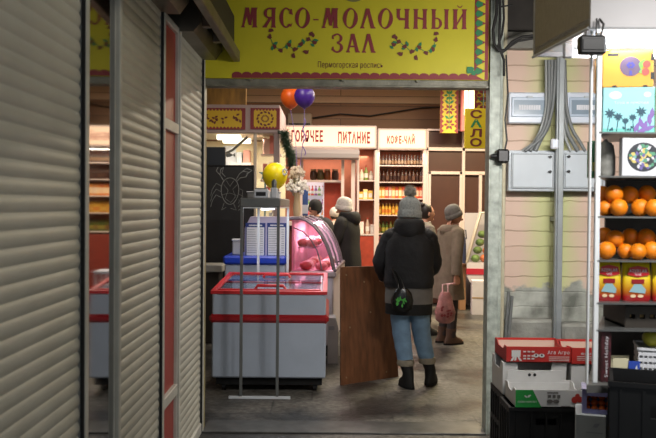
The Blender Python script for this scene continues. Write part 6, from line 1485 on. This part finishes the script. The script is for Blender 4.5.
# lilac tangerine box on a pale box, both turned a little
yL = 4.0; rzL = R(-17); p0, p1 = W(582, 413, yL), W(612, 390, yL); xs = X(577.5, yL); w = (p1.x - p0.x) / math.cos(rzL); zl0, zl1 = p0.z, p1.z; h = zl1 - zl0; o = Vector((0, 0, 0))
t = thing('pale_carton', 'pale grey carton under the lilac tangerine box', 'box', (xs, yL - .015, 0), rzL)
B().box(0, w - .01, 0, .22, 0, zl0, .004).build('carton', M('carton_pale_grey', (176, 182, 184), .65, var=.08), t, world=False); b = B(); b.art((.1, 0, zl0 - .05), EX, EZ, [leaf2(0, 0, .02, .01, .5), [(-.05, -.04), (.03, -.04), (.03, -.035), (-.05, -.035)]], .001); b.build('printed_mark', mGreyT, t, world=False)
t = thing('tangerine_box', 'lilac box with an open window of tangerines', 'box', (p0.x, yL, zl0), rzL); mLil = M('lilac_card', (150, 150, 206), .5)
b = B(); b.box(0, w, 0, .004, 0, h * .2).box(0, w * .14, 0, .004, h * .2, h).box(w * .9, w, 0, .004, h * .2, h).box(0, w, 0, .004, h * .76, h); b.build('front_frame', mLil, t, world=False)
B().box(0, w, .15, .154, 0, h).box(0, .004, .004, .15, 0, h).box(w - .004, w, .004, .15, 0, h).box(0, w, .004, .15, 0, .004).build('shell', mLil, t, world=False)
b = B(); b.box(-.004, w + .004, -.004, .158, h, h + .005); b.build('film_lid', M('lid_film', (176, 180, 214), .2, bump=.5, bs=18), t, world=False)
mTan = M('tangerine_peel', (206, 96, 30), .45, bump=.15, bs=200); first = None; rr = random.Random(41); TM = parent_matrix(t); nT = 4; rT = (w - .012) / nT / 2 * .96
for r_ in range(3):
    for c_ in range(nT):
        p = TM @ Vector((.006 + rT * 1.04 * (1 + 2 * c_), .008 + rT + .022 * r_, .006 + rT * .9 + rT * 1.45 * r_))
        if p.z + rT > zl1: continue
        if first is None:
            first = bpy.data.objects.new('tangerine', None); C.objects.link(first); b = B(); b.ell((0, 0, 0), (rT, rT, rT * .88), 14, 10); b.build('peel', mTan, first, world=False); b = B(); b.cyl((0, 0, rT * .8), (0, 0, rT * .93), .003, n=6); b.build('stem_scar', mNav, first, world=False); o_ = first
        else: o_ = dup(first, None)
        o_.location = p; o_.rotation_euler = (rr.uniform(-1, 1), rr.uniform(-1, 1), rr.uniform(0, 6)); tag(o_, ['tangerine in the lower layer', 'tangerine in the middle layer', 'tangerine in the top layer'][r_] + ' of the lilac box', 'tangerine', ['lower', 'middle', 'top'][r_] + ' layer of tangerines')
# big black crates in the right foreground
yF = 3.0
xF0 = X(612.5, yF); zF = Z(381, yF, 640)
for i, (za, zb2) in enumerate(((0, .3), (.302, .6), (.602, zF))):
    crate(xF0, xF0 + .4, yF, yF + .27, za, zb2, ['black crate on the floor at the bottom of the right foreground stack', 'black crate holding a yellow sack in the middle of the right foreground stack', 'black crate on top of the right foreground stack before the white basket'][i], grp='black crates in the right foreground', rz=R(-19))
t = thing('yellow_sack', 'yellow paper sack inside the middle right foreground crate', 'sack', (xF0, yF, .314), R(-19)); b = B(); b.box(.03, .37, .03, .22, 0, .25, .03); b.build('sack', M('yellow_paper', (176, 164, 30), .6, var=.2), t, world=False); B().box(.1, .3, .025, .03, .06, .12).build('label', mPaper, t, world=False)
